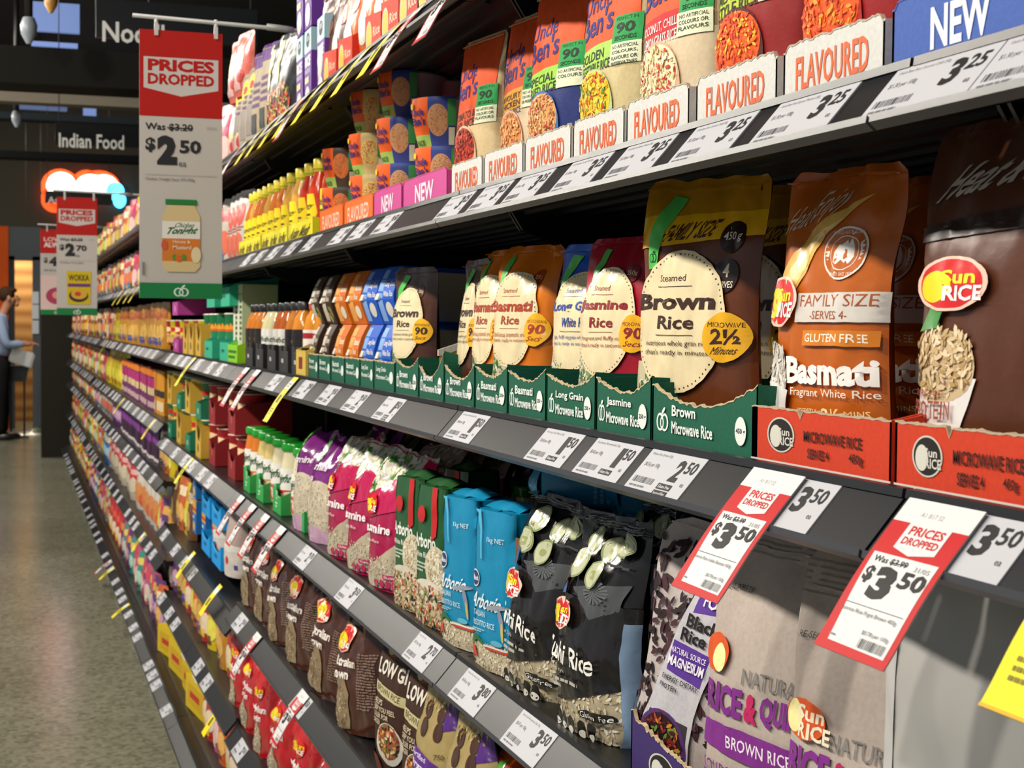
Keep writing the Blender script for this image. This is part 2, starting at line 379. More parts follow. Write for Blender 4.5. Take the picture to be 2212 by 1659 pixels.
# ================================================================== shelving
JO = [-.19, .883, 1.955, 3.03, 4.07, 5.1, 6.14] + [6.14 + 1.072 * k for k in range(1, 11)]
XF, XI, XB = .53, .562, 1.03           # strip outer edge, strip inner edge, back panel
NEAR = dict(S7=.455, A=.173, B=-.11, C=-.44, D=-.74, E=-1.065, F=-1.29)
MID = dict(NEAR, D=-.785, E=-1.05)
FAR = dict(NEAR, C=-.395, D=-.62, E=-.935)
LV = list(NEAR)
WORD = dict(S7='top', A='second highest', B='third highest', C='middle', D='third lowest', E='second lowest', F='bottom')
def levels(bay): return NEAR if bay < 4 else MID if bay < 6 else FAR
def bay_of(y): return max(i for i in range(len(JO)) if JO[i] <= y)
SD, SI = (.052, .03)
DK = M('0d0d0f', 'metal'); RAIL = M('17181c', 'strip'); RAILT = M('17181b', 'plastic'); DKB = M('060607', 'matte')
def shelf_kind(L, base=False):
    r = empty('shelf'); g = .004; h0, h1 = -L / 2 + g / 2, L / 2 - g / 2
    d = MB().box((h0, .042, -.022), (h1, .47, -.001), DK)
    for k in range(9): d.box((h0 + .02, .07 + k * .042, -.026), (h1 - .02, .078 + k * .042, -.022), M('1b1b1e', 'metal'))
    d.box((h0, .036, -.03), (h1, .044, .0), DK); d.build('deck', r)
    dx, dz = (.032, .037) if not base else (.07, .045)
    s = MB(); s.extrude([(0, -dz), (dx, 0), (dx + .004, -.003), (.005, -dz - .004)], 'x', h0, h1, RAIL); s.build('ticket_rail', r)
    s = MB(); s.extrude([(dx - .003, -.001), (dx - .002, .005), (dx + .006, .005), (dx + .006, -.004)], 'x', h0, h1, RAILT)
    s.build('top_lip', r)
    s = MB(); s.extrude([(-.003, -dz - .002), (-.002, -dz + .003), (.001, -dz + .001), (.008, -dz - .006), (.003, -dz - .007)], 'x', h0, h1, M('3a3b3f', 'plastic')); s.build('bottom_lip', r)
    if not base:
        for sx in (h0 + .002, h1 - .006):
            MB().extrude([(.1, -.022), (.47, -.022), (.47, -.10), (.33, -.088), (.17, -.062), (.115, -.045)], 'x', sx, sx + .004, DK).build('bracket', r)
    else:
        MB().box((h0, .09, -.16), (h1, .11, -.02), M('101012', 'metal')).build('kick_plate', r)
        for sx in (-.35, .35): MB().lathe([(.02, 0), (.016, .02), (.012, .1)], M('8f9296', 'metal'), 12, (sx * L, .06, -.159)).build('foot', r)
    return r
SK = {}
for b in range(len(JO) - 1):
    y0, y1 = JO[b], JO[b + 1]; L = y1 - y0; yc = (y0 + y1) / 2
    for n in LV:
        base = n == 'F'; key = (round(L, 3), base)
        if key not in SK: SK[key] = shelf_kind(L, base)
        near = {0: 'nearest, at the right edge of the picture', 1: 'second from the camera', 2: 'third from the camera', 3: 'fourth from the camera'}
        z = levels(b)[n]
        if b in near: lab, gr = f'dark steel {WORD[n]} shelf of the bay {near[b]}', None
        else: lab, gr = f'dark {WORD[n]} shelves running on into the distance', f'distant {WORD[n]} shelves'
        put(SK[key], (XI - (.032 if not base else .07) if not base else .475, yc, zz(z)), (0, 0, -PI / 2), lab, 'shelf', gr)
bk = {}
for b in range(len(JO) - 1):
    y0, y1 = JO[b], JO[b + 1]; L = y1 - y0; key = round(L, 3)
    if key not in bk:
        r = empty('shelving_bay'); top = H + .62
        MB().box((-L / 2, .0, .1), (L / 2, .012, top), DKB).build('back_panel', r)
        for sx in (-1, 1): MB().box((sx * L / 2 - .012 if sx > 0 else -L / 2, -.03, .0), (L / 2 if sx > 0 else -L / 2 + .012, -.001, top), M('121214', 'metal')).build('upright', r)
        m_ = MB()
        for k in range(8): m_.box((-L / 2 + .03, -.006, .3 + k * .22), (L / 2 - .03, -.001, .304 + k * .22), M('3c3c40', 'metal'))
        m_.build('seam_rail', r); bk[key] = r
    lab = ['nearest', 'second', 'third', 'fourth'][b] + ' bay of black metal backing behind the groceries, counted from the camera' if b < 4 else 'black metal backing panels of the distant shelving bays'
    put(bk[key], (XB, (y0 + y1) / 2, 0), (0, 0, -PI / 2), lab, 'shelving', None if b < 4 else 'distant shelving bays')
# ================================================================== builders for the goods
def sm(x): x = max(0, min(1, x)); return x * x * (3 - 2 * x)
def pouch(name, w, h, t, col, items, seed=1, corner=.012, bend=0, pinch=.05, seal=.05, wr=.0016, base=.72, flare=.0, fin='film', nu=24, nv=32, sealcol=None, shoulder=0, edge=.0065, crown=0, tail=None, sag=0):
    """A filled film pouch standing on its gusset, front face to -y."""
    def hw(v):
        a = w / 2 * (1 - pinch * math.sin(PI * min(1, v * 1.1)) ** 2) - shoulder * sm((v - .55) / .45) * w / 2
        d = (1 - v) * h
        if d < corner: a -= corner - math.sqrt(max(0, corner ** 2 - (corner - d) ** 2))
        d = v * h
        if d < .012: a -= (.012 - d) * .5
        return a
    def th(s, v):
        pr = base + (1 - base) * sm(v / .22)
        if v > .32: pr *= max(0, 1 - ((v - .32) / (.68 - seal)) ** 1.7) if v < 1 - seal else 0
        return t / 2 * math.sqrt(max(0, 1 - abs(s) ** 2.5)) * pr
    def mid(s, v):
        k = max(0, (v - .62) / .38)
        return t / 2 + bend * k * k + flare * noise.noise(Vector((s * 1.7 + seed * 3.1, v * 2, seed))) * sm((v - .55) / .45)
    def wrk(s, v):
        n = noise.noise(Vector((s * 3.1 + seed, v * 5.3, seed * 1.7))) + .6 * noise.noise(Vector((s * 8 + seed, v * 11 + s * 3, seed * 2.3)))
        return wr * n * (.6 + .9 * abs(s) + .8 * sm((v - .55) / .3))
    def ztop(s, v): return v * h + crown * noise.noise(Vector((s * 1.9 + seed * 5, 1, seed))) * sm((v - .75) / .25) * h
    def front(u, v):
        s = 2 * u - 1
        return Vector((s * hw(v) + sag * v * v, mid(s, v) - th(s, v) - wrk(s, v) * (1 if 0 < u < 1 else 0), ztop(s, v)))
    def back(u, v):
        s = 2 * u - 1
        return Vector((s * hw(v) + sag * v * v, mid(s, v) + th(s, v) * .95 + .0007, ztop(s, v)))
    def S(u, v, l):
        u = max(0, min(1, u)); v = max(0, min(1, v)); e = .01
        u0, u1, v0, v1 = max(0, u - e), min(1, u + e), max(0, v - e), min(1, v + e)
        du = front(u1, v) - front(u0, v); dv = front(u, v1) - front(u, v0); n = du.cross(dv)
        if n.length < 1e-12: n = Vector((0, -1, 0))
        n.normalize()
        return front(u, v) + n * l
    r = empty(name); b = MB(); m = M(col, fin)
    b.grid(front, nu, nv, m); b.grid(back, nu, nv, m, flip=True)
    n = nu; vs = [front(i / n, 0) for i in range(n + 1)] + [back(i / n, 0) for i in range(n + 1)]
    b.add(vs, [(i, n + 1 + i, n + 2 + i, i + 1) for i in range(n)], m)
    mb = {'body': b}
    if seal > .02 and nu > 12:
        for k in range(4):
            vv = 1 - seal * (.25 + .17 * k)
            items = list(items) + [PT('top_seal', R(.02, vv - .004, .98, vv + .004, sealcol or col))] if k == 3 else items
    art(items, S, w, h, mb, fin=fin, edge=edge, seed=seed, lift=.0008, step=.00014)
    build_parts(r, mb, 'film_pouch')
    return r
def brick(name, w, h, t, col, items, side=(), seed=1, fin='film', rnd=.012, folded=True, wr=.0014, sidecol=None, edge=.012):
    """Block bag: rounded square section, folded top; artwork on front and on its right-hand side."""
    def sect(u, v):                            # u 0..1 front, 1..2 right side, 2..3 back, 3..4 left
        sh = 1 - .05 * sm((v - .9) / .1) - .02 * (1 - sm(v / .06)); W, D = w * sh, t * sh
        u %= 4; k = int(u); f = u - k
        bul = .004 * math.sin(PI * f) * math.sin(PI * min(1, v * 1.05))
        c = [(-W / 2, 0), (W / 2, 0), (W / 2, D), (-W / 2, D)][k]; d = [(1, 0), (0, 1), (-1, 0), (0, -1)][k]; L = [W, D, W, D][k]
        nx, ny = [(0, -1), (1, 0), (0, 1), (-1, 0)][k]
        q = min(f, 1 - f) * L; ins = 0
        if q < rnd: ins = rnd * (1 - math.sqrt(max(0, 1 - (1 - q / rnd) ** 2))) * .6
        x = c[0] + d[0] * f * L + nx * (bul - ins); y = c[1] + d[1] * f * L + ny * (bul - ins)
        n = noise.noise(Vector((u * 2.4 + seed, v * 7, seed))) * wr
        return Vector((x + nx * n, y + ny * n + (t - D) / 2, v * h))
    def mkS(off):
        def S(u, v, l):
            p = sect(off + max(.004, min(.996, u)), max(0, min(1, v))); nx, ny = ((0, -1), (1, 0))[off]
            return p + Vector((nx, ny, 0)) * l
        return S
    r = empty(name); b = MB(); m = M(col, fin); N = 40
    b.grid(lambda a, v: sect(a * 4 * .99999, v), N, 16, m)
    top = [sect(4 * i / N, 1) for i in range(N)]; c0 = Vector((0, t / 2, h + .003))
    b.add(top + [c0 + Vector((x * .3, 0, 0)) for x in (-w / 2, w / 2)], [(i, (i + 1) % N, N + (1 if top[i].x > 0 else 0)) for i in range(N)], m)
    mb = {'body': b}
    art(items, mkS(0), w, h, mb, fin=fin, edge=edge, seed=seed)
    if side: art(side, mkS(1), t, h, mb, fin=fin, edge=edge, seed=seed)
    if folded:
        tf = MB(); tf.grid(lambda a, q: (w * .44 * (2 * a - 1), t * (.2 + .6 * q), h + .001 + .012 * math.sin(PI * q) * (1 - .5 * abs(2 * a - 1)) + .0015 * math.sin(a * 9 + seed)), 8, 6, m); mb['folded_top'] = tf
    build_parts(r, mb, 'bag'); return r
def carton(name, w, h, t, col, items, side=(), fin='print', top=None):
    r = empty(name); b = MB(); b.box((-w / 2, 0, 0), (w / 2, t, h), M(col, fin)); mb = {'body': b}
    art(items, lambda u, v, l: ((u - .5) * w, -l, v * h), w, h, mb, edge=0, fin=fin)
    if side: art(side, lambda u, v, l: (w / 2 + l, u * t, v * h), t, h, mb, edge=0, fin=fin)
    mb['flap'] = MB().box((-w / 2 + .002, .001, h), (w / 2 - .002, t * .5, h + .0012), M(top or col, fin))
    build_parts(r, mb, 'carton'); return r
def tray(name, w, h, d, col, items, prof=lambda u: 1, torn=.0014, inner='b08d57', edgecol='cbb690', seed=1, wall=1.5, base_h=.004, fin='card'):
    """Shelf-ready cardboard tray; prof gives the front panel's cut top edge."""
    rn = random.Random(seed); N = 44; r = empty(name); b = MB(); m = M(col, fin); mi = M(inner, 'card'); th = .0028
    zs = [h * prof(i / N) + rn.uniform(-torn, torn) for i in range(N + 1)]; xs = [-w / 2 + w * i / N for i in range(N + 1)]
    def strip(y, mm, fl):
        vs = [(x, y, 0) for x in xs] + [(x, y, z) for x, z in zip(xs, zs)]
        b.add(vs, [((i, i + 1, N + 2 + i, N + 1 + i) if not fl else (i, N + 1 + i, N + 2 + i, i + 1)) for i in range(N)], mm)
    strip(0, m, False); strip(th, mi, True)
    e = MB(); vs = [(x, -.0004, z) for x, z in zip(xs, zs)] + [(x, th + .0004, z + rn.uniform(-.001, .001)) for x, z in zip(xs, zs)]
    vs += [(x, -.0004, z - .0012) for x, z in zip(xs, zs)]
    e.add(vs, [(i, i + 1, N + 2 + i, N + 1 + i) for i in range(N)] + [(2 * N + 2 + i, 2 * N + 3 + i, i + 1, i) for i in range(N)], M(edgecol, 'card'))
    for sx in (-1, 1):
        x0 = sx * w / 2; s = MB(); x1 = x0 - sx * th
        zf = h * prof(0 if sx < 0 else 1); s.extrude([(0, 0), (d, 0), (d, h * wall), (.03, h * (wall + prof(0 if sx < 0 else 1)) / 2), (.0, zf)], 'x', min(x0, x1), max(x0, x1), m); s.build('side_wall', r)
    MB().box((-w / 2, th, 0), (w / 2, d, base_h * .5), mi).build('base', r)
    mb = {'body': b, 'torn_edge': e}
    art(items, lambda u, v, l: ((u - .5) * w, -l, v * h), w, h, mb, edge=0, fin='print')
    build_parts(r, mb, 'front_panel'); return r
def lathe_thing(name, parts, label=None, seg=18, items=None):
    """parts: (part name, profile [(r, z)], colour, finish); label: (r, z0, z1, colour, items) printed round the front."""
    r = empty(name); R_ = max(p[0] for q in parts for p in q[1])
    for n, prof, c, fin in parts: MB().lathe(prof, M(c, fin) if c != 'clear' else clear_mat(), seg, (0, R_, 0)).build(n, r)
    if label:
        lr, z0, z1, c, its = label; b = MB()
        def S(u, v, l):
            a = -PI / 2 + (u - .5) * PI * 1.15; rr = lr + .0006 + l
            return (rr * math.cos(a), R_ + rr * math.sin(a), z0 + v * (z1 - z0))
        b.grid(lambda u, v: S(u, v, 0), 16, 1, M(c, 'print')); mb = {'body': b}
        art(its, S, lr * PI * 1.15, z1 - z0, mb, edge=.012); build_parts(r, mb, 'label')
    return r
def cup(name, rt, rb, h, cupcol, items, sleevecol, lid='d8d8d4', cover=1.5):
    """Tapered tub with a card sleeve over its front and lid."""
    r = empty(name); m = M(cupcol, 'plastic')
    MB().lathe([(rb * .9, 0), (rb, .002), (rt - .004, h * .86), (rt - .001, h * .88), (rt, h * .93), (rt + .003, h * .95), (rt + .003, h * .985), (rt - .003, h)], m, 28, (0, rt, 0)).build('tub', r)
    MB().lathe([(rt - .004, h - .002), (rt - .004, h + .0015), (rt - .02, h + .0025)], M(lid, 'gloss'), 24, (0, rt, 0)).build('lid', r)
    def S(u, v, l):
        a = -PI / 2 + (u - .5) * cover; q = rb + (rt - rb) * min(1, v / .93) + .004 + l + .004 * math.sin(PI * v)
        return (q * math.cos(a), rt + q * math.sin(a), .002 + v * h * 1.0)
    b = MB(); b.grid(lambda u, v: S(u, v, 0), 16, 8, M(sleevecol)); b.grid(lambda u, v: (lambda p, c: (p[0] * (1 - v * .35), p[1] + (rt - p[1]) * v * .35, h * 1.002 + .003 * v))(S(u, 1, 0), 0), 16, 2, M(sleevecol))
    mb = {'body': b}; art(items, S, rt * cover, h, mb, edge=.005, seed=3); build_parts(r, mb, 'sleeve'); return r
def twin_pack(name, w, h, d, col, items, tabcol='d8d2c4', dark=None):
    """Card sleeve round two stacked microwave cups: front and back bow out to a crease."""
    r = empty(name); b = MB(); m = M(col, 'print'); k = .016
    prof = [(k, 0), (k * .35, h * .25), (0, h * .42), (0, h * .55), (k * .4, h * .78), (k * 1.1, h), (d - k, h), (d, h * .5), (d - k, 0)]
    b.extrude(prof, 'x', -w / 2, w / 2, m)
    def fy(v):
        P = [(0, k), (.25, k * .35), (.42, 0), (.55, 0), (.78, k * .4), (1, k * 1.1)]
        for (a, c), (e, f) in zip(P, P[1:]):
            if v <= e: return c + (f - c) * (v - a) / (e - a)
        return P[-1][1]
    mb = {'body': b}; art(items, lambda u, v, l: ((u - .5) * w, fy(v) - l, v * h), w, h, mb, edge=.012)
    mb['locking_tab'] = MB().extrude([(-.004, h * .42), (k * .25, h * .42), (k * .25, h * .56), (0, h * .53)], 'x', -w / 2 - .003, -w / 2 + .014, M(tabcol))
    mb['tub'] = MB().box((-w / 2 - .002, k + .006, h * .08), (w / 2 + .002, d - k - .006, h * .92), M('cfc8ba', 'plastic'))
    build_parts(r, mb, 'sleeve'); return r
def place(kind, px, z, label, cat, X=.59, a=0, tilt=0, lean=0, group=None, dz=0, scale=None, rows=None):
    """Stand a thing on level z with its front at plane X, centred where pixel column px meets that plane."""
    D = X + {'pouch': .022, 'bag': .036}.get(cat, 0)
    Y = (Yof(px[0], D, z) + Yof(px[1], D, z)) / 2 if isinstance(px, tuple) else Yof(px, D, z)
    return put(kind, (X, Y, zz(z + dz)), (math.radians(tilt), math.radians(lean), -PI / 2 + math.radians(a)), label, cat, group, scale)
def wspan(l, r, X, z): return Yof(l, X, z) - Yof(r, X, z)
RICE = ['d9cdb0', 'c9b993', 'e6dcc4', 'b9a67c', 'efe6d2']
# ---- steamed rice pouches (green-tab family)
def steamed(w, h, col, ink, name, sub, desc, badge, accent, seed, big=False, **kw):
    cr = 'ead9ae'
    its = []
    if big:
        its += [R(0, .80, 1, 1, 'bd860c'), PL([(0, .735), (1, .77), (1, .865), (0, .86)], 'eab310'), PT('lettering', T('FAMILY SIZE', .22, .765, .66, .83, '4a2612', .03, .04, .2)),
                E(.80, .765, .1, .06, '2b1712'), PT('lettering', T('450 g', .725, .745, .875, .785, 'e8dfc8', .01)), E(.80, .62, .1, .065, '2b1712'), PT('lettering', T('4', .775, .615, .83, .665, 'e8dfc8', .02), T('SERVES', .735, .575, .87, .6, 'e8dfc8', .01))]
    else:
        its += [E(.70, .80, .085, .05, accent), PT('lettering', T('250g', .65, .785, .76, .815, 'efe0c0'), T('2', .56, .775, .6, .82, 'efe0c0'))]
    its += [PT('green_tab', PL([(.13, .655), (.20, .66), (.215, .80), (.34, .93), (.22, .94), (.125, .81)], '58c95a'), *apple(.165, .70, .03, .025, '0e5a33', '58c95a'))]
    k0 = len(its)
    its += [PL([(.02, .0), (.36, 0), (.42, .1), (.3, .22), (.02, .22)], 'c9bf9a'), G(.2, .09, .18, .08, ['2f6b2c', '7fa04a', 'e8e0cc', '8a8f86', '4a7a36', 'd8cfb8'], 46, .09)]
    n = name
    its += [PT('label', E(.44, .41, .41, .335, cr), DO(.44, .41, .385, .315, 66, '4a3a22', .007),
               T('Steamed', .26, .60, .50, .632, ink, .0), R(.24, .574, .56, .577, ink), T(n, .06, .465, .76 if len(n) < 8 else .86, .545, ink, .035), T(sub, .27, .375, .60 if len(sub) < 6 else .72, .438, ink, .02), R(.26, .345, .6, .348, ink),
               *[T(s, .16, .29 - .042 * i, .74, .322 - .042 * i, ink) for i, s in enumerate(desc)])]
    its += [PT('badge', E(.84, .34, .145, .115, 'f0b31c'), T('MICROWAVE', .73, .385, .955, .408, ink, .0), T(badge[0], .75, .305, .94, .378, ink, .03), T(badge[1], .765, .262, .925, .295, ink, 0, 0, .2))]
    its = its[:k0] + remap(its[k0:], *((.117, .81) if big else (.195, .858)))
    return pouch('rice_pouch', w, h, .044, col, its, seed=seed, **kw)
# ---- flavoured rice pouches (orange family)
def flavoured(seed, lines, band, low, grains, txt, bowl, note=('NO ARTIFICIAL', 'COLOURS'), upper='e0500f', g='250 g', gcol='2a2018', split=None, **kw):
    w, h = .13, .225
    its = [R(.0, .50, .93, .985, upper)]
    its += [R(0, 0, 1, .47, low), PL([(0, .425), (.3, .44), (.62, .46), (.95, .48), (.95, .585), (.7, .575), (.4, .57), (0, .545)], band)]
    its += [PT('brand', T('Uncle', .03, .735, .50, .83, '241a72', .012, .1), T("Ben's", .02, .615, .58, .74, '241a72', .02, .1))]
    n = len(lines); th_ = .048 if n < 3 else .036
    its += [T(s, .05, .535 - (th_ + .008) * (i + 1) + .005 * n, .05 + min(.56, .075 * len(s)), .535 - (th_ + .008) * i - .008 + .005 * n, txt, .01, .06) for i, s in enumerate(lines)]
    its += [PT('green_badge', R(.62, .545, .965, .675, '1c9a48'), T('PERFECT IN', .66, .65, .92, .667, '0c2e18'), T('90', .67, .588, .90, .64, '0c2e18', .03), T('SECONDS', .66, .557, .92, .577, '0c2e18', .01),
            R(.62, .445, .965, .545, 'e3e6c4'), *[T(s, .645, .518 - .026 * i, .94, .535 - .026 * i, '243020', .01) for i, s in enumerate(note[:4])])]
    its += [PT('bowl_picture', E(.36, .25, .33, .20, bowl), E(.36, .30, .30, .135, grains[0]), G(.36, .305, .29, .13, grains, 260, .055))]
    its += [T(g, .68, .195, .92, .222, gcol, .0)]
    return pouch('rice_pouch', w, h, .04, 'c9ad82', its, seed=seed, corner=.008, bend=.006, pinch=.02, wr=.0008, fin='card', **kw)
# ---- sunrise-logo family
def sushi(seed):
    its = [R(0, .0, 1, .27, 'b9ac90'), G(.5, .13, .5, .13, RICE, 260, .05, True), PL([(0, .1), (.45, .16), (1, .26), (1, .62), (0, .62)], '1d1a19'),
           R(.94, 0, 1, .55, '7d97b4'), PL([(.3, .66), (.95, .72), (.9, .6), (.62, .54)], '4b4d4e'), *[PL([(.62, .66), (.62 + .16 * math.cos(a), .66 + .05 * math.sin(a)), (.62 + .16 * math.cos(a + .2), .66 + .05 * math.sin(a + .2))], '5f6162') for a in [i * .35 for i in range(18)]],
           PL([(.02, .60), (.16, .62), (.15, .74), (.02, .74)], '7a4a22'), PL([(.16, .62), (.2, .62), (.24, .78), (.2, .78)], '3f5f8f')]
    for (a, b) in ((.36, .87), (.62, .84), (.30, .76), (.55, .725), (.80, .885)): its += [E(a, b, .105, .062, '8f9a66'), E(a, b, .09, .053, 'c3c6a4'), E(a, b, .035, .02, 'a0a868')]
    its += [*[R(.06, .935 + .012 * i, .94, .94 + .012 * i, '6f6f70') for i in range(4)], R(.62, .78, .92, .79, '3f3f42'), PT('lettering', T('Sushi Rice', .07, .315, .76, .405, 'eeeae2', .015, -.06), T('Japanese Style', .08, .27, .4, .295, 'b9b4aa'), LN(.08, .20, .6, .255, 2, 'b9b4aa'), T('Gluten Free', .62, .115, .9, .14, 'f0f0ea')),
            E(.76, .127, .17, .024, '1a1715')]
    its[-1], its[-2] = its[-2], its[-1]
    its += [*[x for i in range(5) for x in (E(.27 + .12 * i, .07, .045, .03, '15130f'), E(.27 + .12 * i, .04, .045, .028, '15130f'), E(.27 + .12 * i, .035, .034, .018, 'd8d4c8'))], sunrice(.27, .535, .17, .065)]
    return pouch('rice_bag', .152, .235, .075, '191718', its, fin='wrap', seed=seed, corner=.004, bend=.012, wr=.0032, base=.85, flare=.02, sealcol='58585a', pinch=.08, nv=32)
def black_rice(seed):
    its = [G(.5, .55, .48, .36, ['3a2028', '2c1a20', '4b2b33', '241418'], 330, .10, True), PL([(.12, .05), (.62, .05), (.66, .3), (.88, .78), (.5, .86), (.34, .5)], 'c3c0c6'),
           PL([(.48, .68), (.86, .72), (.92, .86), (.52, .86)], '5b3596'), PL([(.36, .44), (.68, .42), (.72, .55), (.38, .56)], '5b3596'), PL([(.14, .04), (.60, .06), (.62, .26), (.26, .26)], '3a3438'),
           PT('bowl_picture', E(.40, .15, .22, .13, '54306e'), E(.40, .16, .18, .105, '2b1114'), G(.40, .16, .18, .1, ['7a2a22', '3a1416', 'c98a2a', '4a1a1c', 'b8452c', '5f8a3a'], 110, .06)),
           PT('lettering', T('SUPER', .55, .79, .82, .835, 'efeaf4', .02), T('FOOD', .55, .715, .80, .765, 'efeaf4', .02), T('Black', .46, .625, .74, .675, '1d1719', .03), T('Rice', .44, .57, .66, .62, '1d1719', .03), T('NATURAL SOURCE', .38, .515, .70, .538, 'efeaf4', .01), T('MAGNESIUM', .375, .465, .70, .505, 'efeaf4', .03),
              T('ENERGY  DIETARY', .35, .405, .68, .425, '2d2530', .01), T('PROTEIN', .34, .37, .5, .39, '2d2530', .01))]
    return pouch('rice_pouch', .16, .25, .05, 'b9aeaa', its, seed=seed, corner=.03, pinch=.12, wr=.001, bend=.015, fin='card', flare=.01)
def quinoa(seed, full):
    pu, ink = '7c2a86', '7c2a86'
    its = [*[R(0, .875 + .018 * i, 1, .88 + .018 * i, '8f857c') for i in range(6)], PT('lettering', T('RE-SEALABLE ZIP', .08, .84, .34, .858, '3b332e'), T('NATURALLY', .38, .565, .92, .615, '7d7a78', .0, 0)),
           PT('lettering', T('RICE', .08, .455, .40, .55, pu, .05), T('&', .42, .455, .52, .545, 'b81f5a', .05), T('QUINOA', .54, .455, .97, .55, pu, .05)),
           PT('banner', PL([(.05, .42), (.4, .425), (.95, .41), (.97, .335), (.5, .325), (.05, .34)], pu), T('BROWN RICE', .30, .355, .76, .395, 'eadfea', .01)),
           PT('lettering', T('SOURCE OF', .08, .245, .5, .295, ink), T('PROTEIN', .08, .175, .46, .225, ink), T('& FIBRE', .08, .105, .38, .155, ink)),
           PT('salad_picture', E(.72, .08, .26, .1, 'e0dcd2'), G(.72, .09, .23, .08, ['b8311f', '4f8a2a', 'e0962e', 'f0e6d0', '7fb03a', 'c94f2f'], 90, .09))]
    its.append(PT('logo', E(.2, .625, .16, .055, 'd2521c'), E(.13, .625, .075, .045, 'eadf9a'), T('Sun', .16, .625, .35, .665, 'e8dcc0', .03), T('RICE', .18, .575, .40, .62, 'e8dcc0', .03)) if full else PT('logo', E(.16, .64, .11, .06, 'd2521c'), E(.19, .625, .06, .045, 'f0e6a0')))
    its = remap(its[:6], 0, 1) + remap(its[6:], -.085, 1)
    return pouch('rice_pouch', .185, .275, .06, 'b3a59b', its, seed=seed, corner=.006, fin='card', wr=.002, pinch=.06, bend=.02, flare=.012, seal=.14)
def sun450(seed, brown):
    if not brown:
        its = [PL([(.02, .62), (.2, .72), (.5, .83), (.82, .90), (.55, .78), (.3, .60), (.1, .50), (0, .5)], 'e6b45a'), PL([(.05, .60), (.3, .72), (.7, .85), (.45, .74), (.25, .58), (.1, .52)], 'f2cf86'),
               PT('lettering', T('Heat & Enjoy', .06, .80, .62, .90, 'cfc0a6', .0, .22, .3)), PT('seal_mark', E(.70, .645, .16, .095, 'f0e6da'), E(.70, .645, .148, .087, 'c0611a'), E(.70, .645, .105, .062, 'f0e6da'), E(.70, .645, .10, .058, 'c0611a'),
               PL([(.63, .65), (.66, .675), (.70, .68), (.72, .69), (.73, .675), (.745, .695), (.77, .66), (.775, .63), (.75, .605), (.72, .61), (.69, .62), (.66, .605), (.63, .615)], 'f0ece6'), T('SUNRICE AUSTRALIAN', .60, .712, .80, .724, 'f0e6da', .0), T('OWNED SINCE 1950', .61, .563, .79, .575, 'f0e6da', .0)),
               PT('banner', R(.34, .40, 1, .505, 'd8d2ca'), T('FAMILY SIZE', .37, .455, .97, .498, 'a8501c', .0), T('-SERVES 4-', .48, .41, .80, .44, 'a8501c', .0)), R(.42, .315, .98, .37, 'd9801f'),
               PT('lettering', T('GLUTEN FREE', .45, .328, .93, .358, 'f5ece0', .01), T('Basmati', .28, .175, .98, .275, 'f7f2ec', .045), T('Fragrant White Rice', .33, .125, .98, .162, 'f3e9dc', .0), T('PERFECTLY', .4, .07, .58, .09, 'f0d9a0'), T('2½', .62, .05, .78, .095, 'f0d9a0', .02), T('MINS', .8, .07, .94, .09, 'f0d9a0')),
               PT('rice_picture', E(.09, .20, .2, .13, 'dcd6ce'), G(.1, .2, .2, .12, ['f0ece4', 'd2ccc2', 'e4ded4', 'c2bcb0'], 120, .07), PL([(.0, .02), (.26, .02), (.32, .15), (0, .19)], 'e9e6e2'), PL([(0, .33), (.1, .345), (.06, .30)], '3f8a3a')), sunrice(.16, .475, .17, .085)]
        its = its[:3] + remap(its[3:], .105, .93)
        return pouch('rice_pouch', .145, .235, .045, 'bd5f16', its, seed=seed, corner=.01, wr=.0022, bend=.012, flare=.02, pinch=.07, crown=.03)
    its = [PT('lettering', T('Heat & Enjoy', .12, .79, 1.0, .90, 'b9ada2', .02, .1, .3), T('Wholegrain', .75, .205, .99, .25, 'e8e0d8', .02), T('FIBRE OF', .62, .10, .9, .13, 'c98a5a')), PL([(0, .71), (.3, .73), (1, .76), (1, .70), (0, .67)], '33201a'),
           PT('rice_picture', PL([(.04, .32), (.02, .1), (.1, .03), (.3, .03), (.5, .3)], 'e8e4e0'), E(.26, .33, .23, .10, 'd2b78e'), G(.26, .34, .23, .10, ['ddc49c', 'c8aa7a', 'e8d4b0', 'b89660'], 260, .045), PL([(.1, .42), (.17, .49), (.3, .50), (.24, .43)], '3f8f3a'), T('SOURCE OF', .07, .245, .3, .265, '9a4a3a'), T('PROTEIN', .07, .185, .36, .235, '9a4a3a', .01), G(.55, .05, .22, .04, ['d9c49a', 'e4d2ae', 'c4aa78'], 60, .08)),
           sunrice(.30, .55, .22, .066)]
    return pouch('rice_pouch', .18, .25, .05, '57301f', its, seed=seed, corner=.01, wr=.0022, bend=.012, flare=.015)
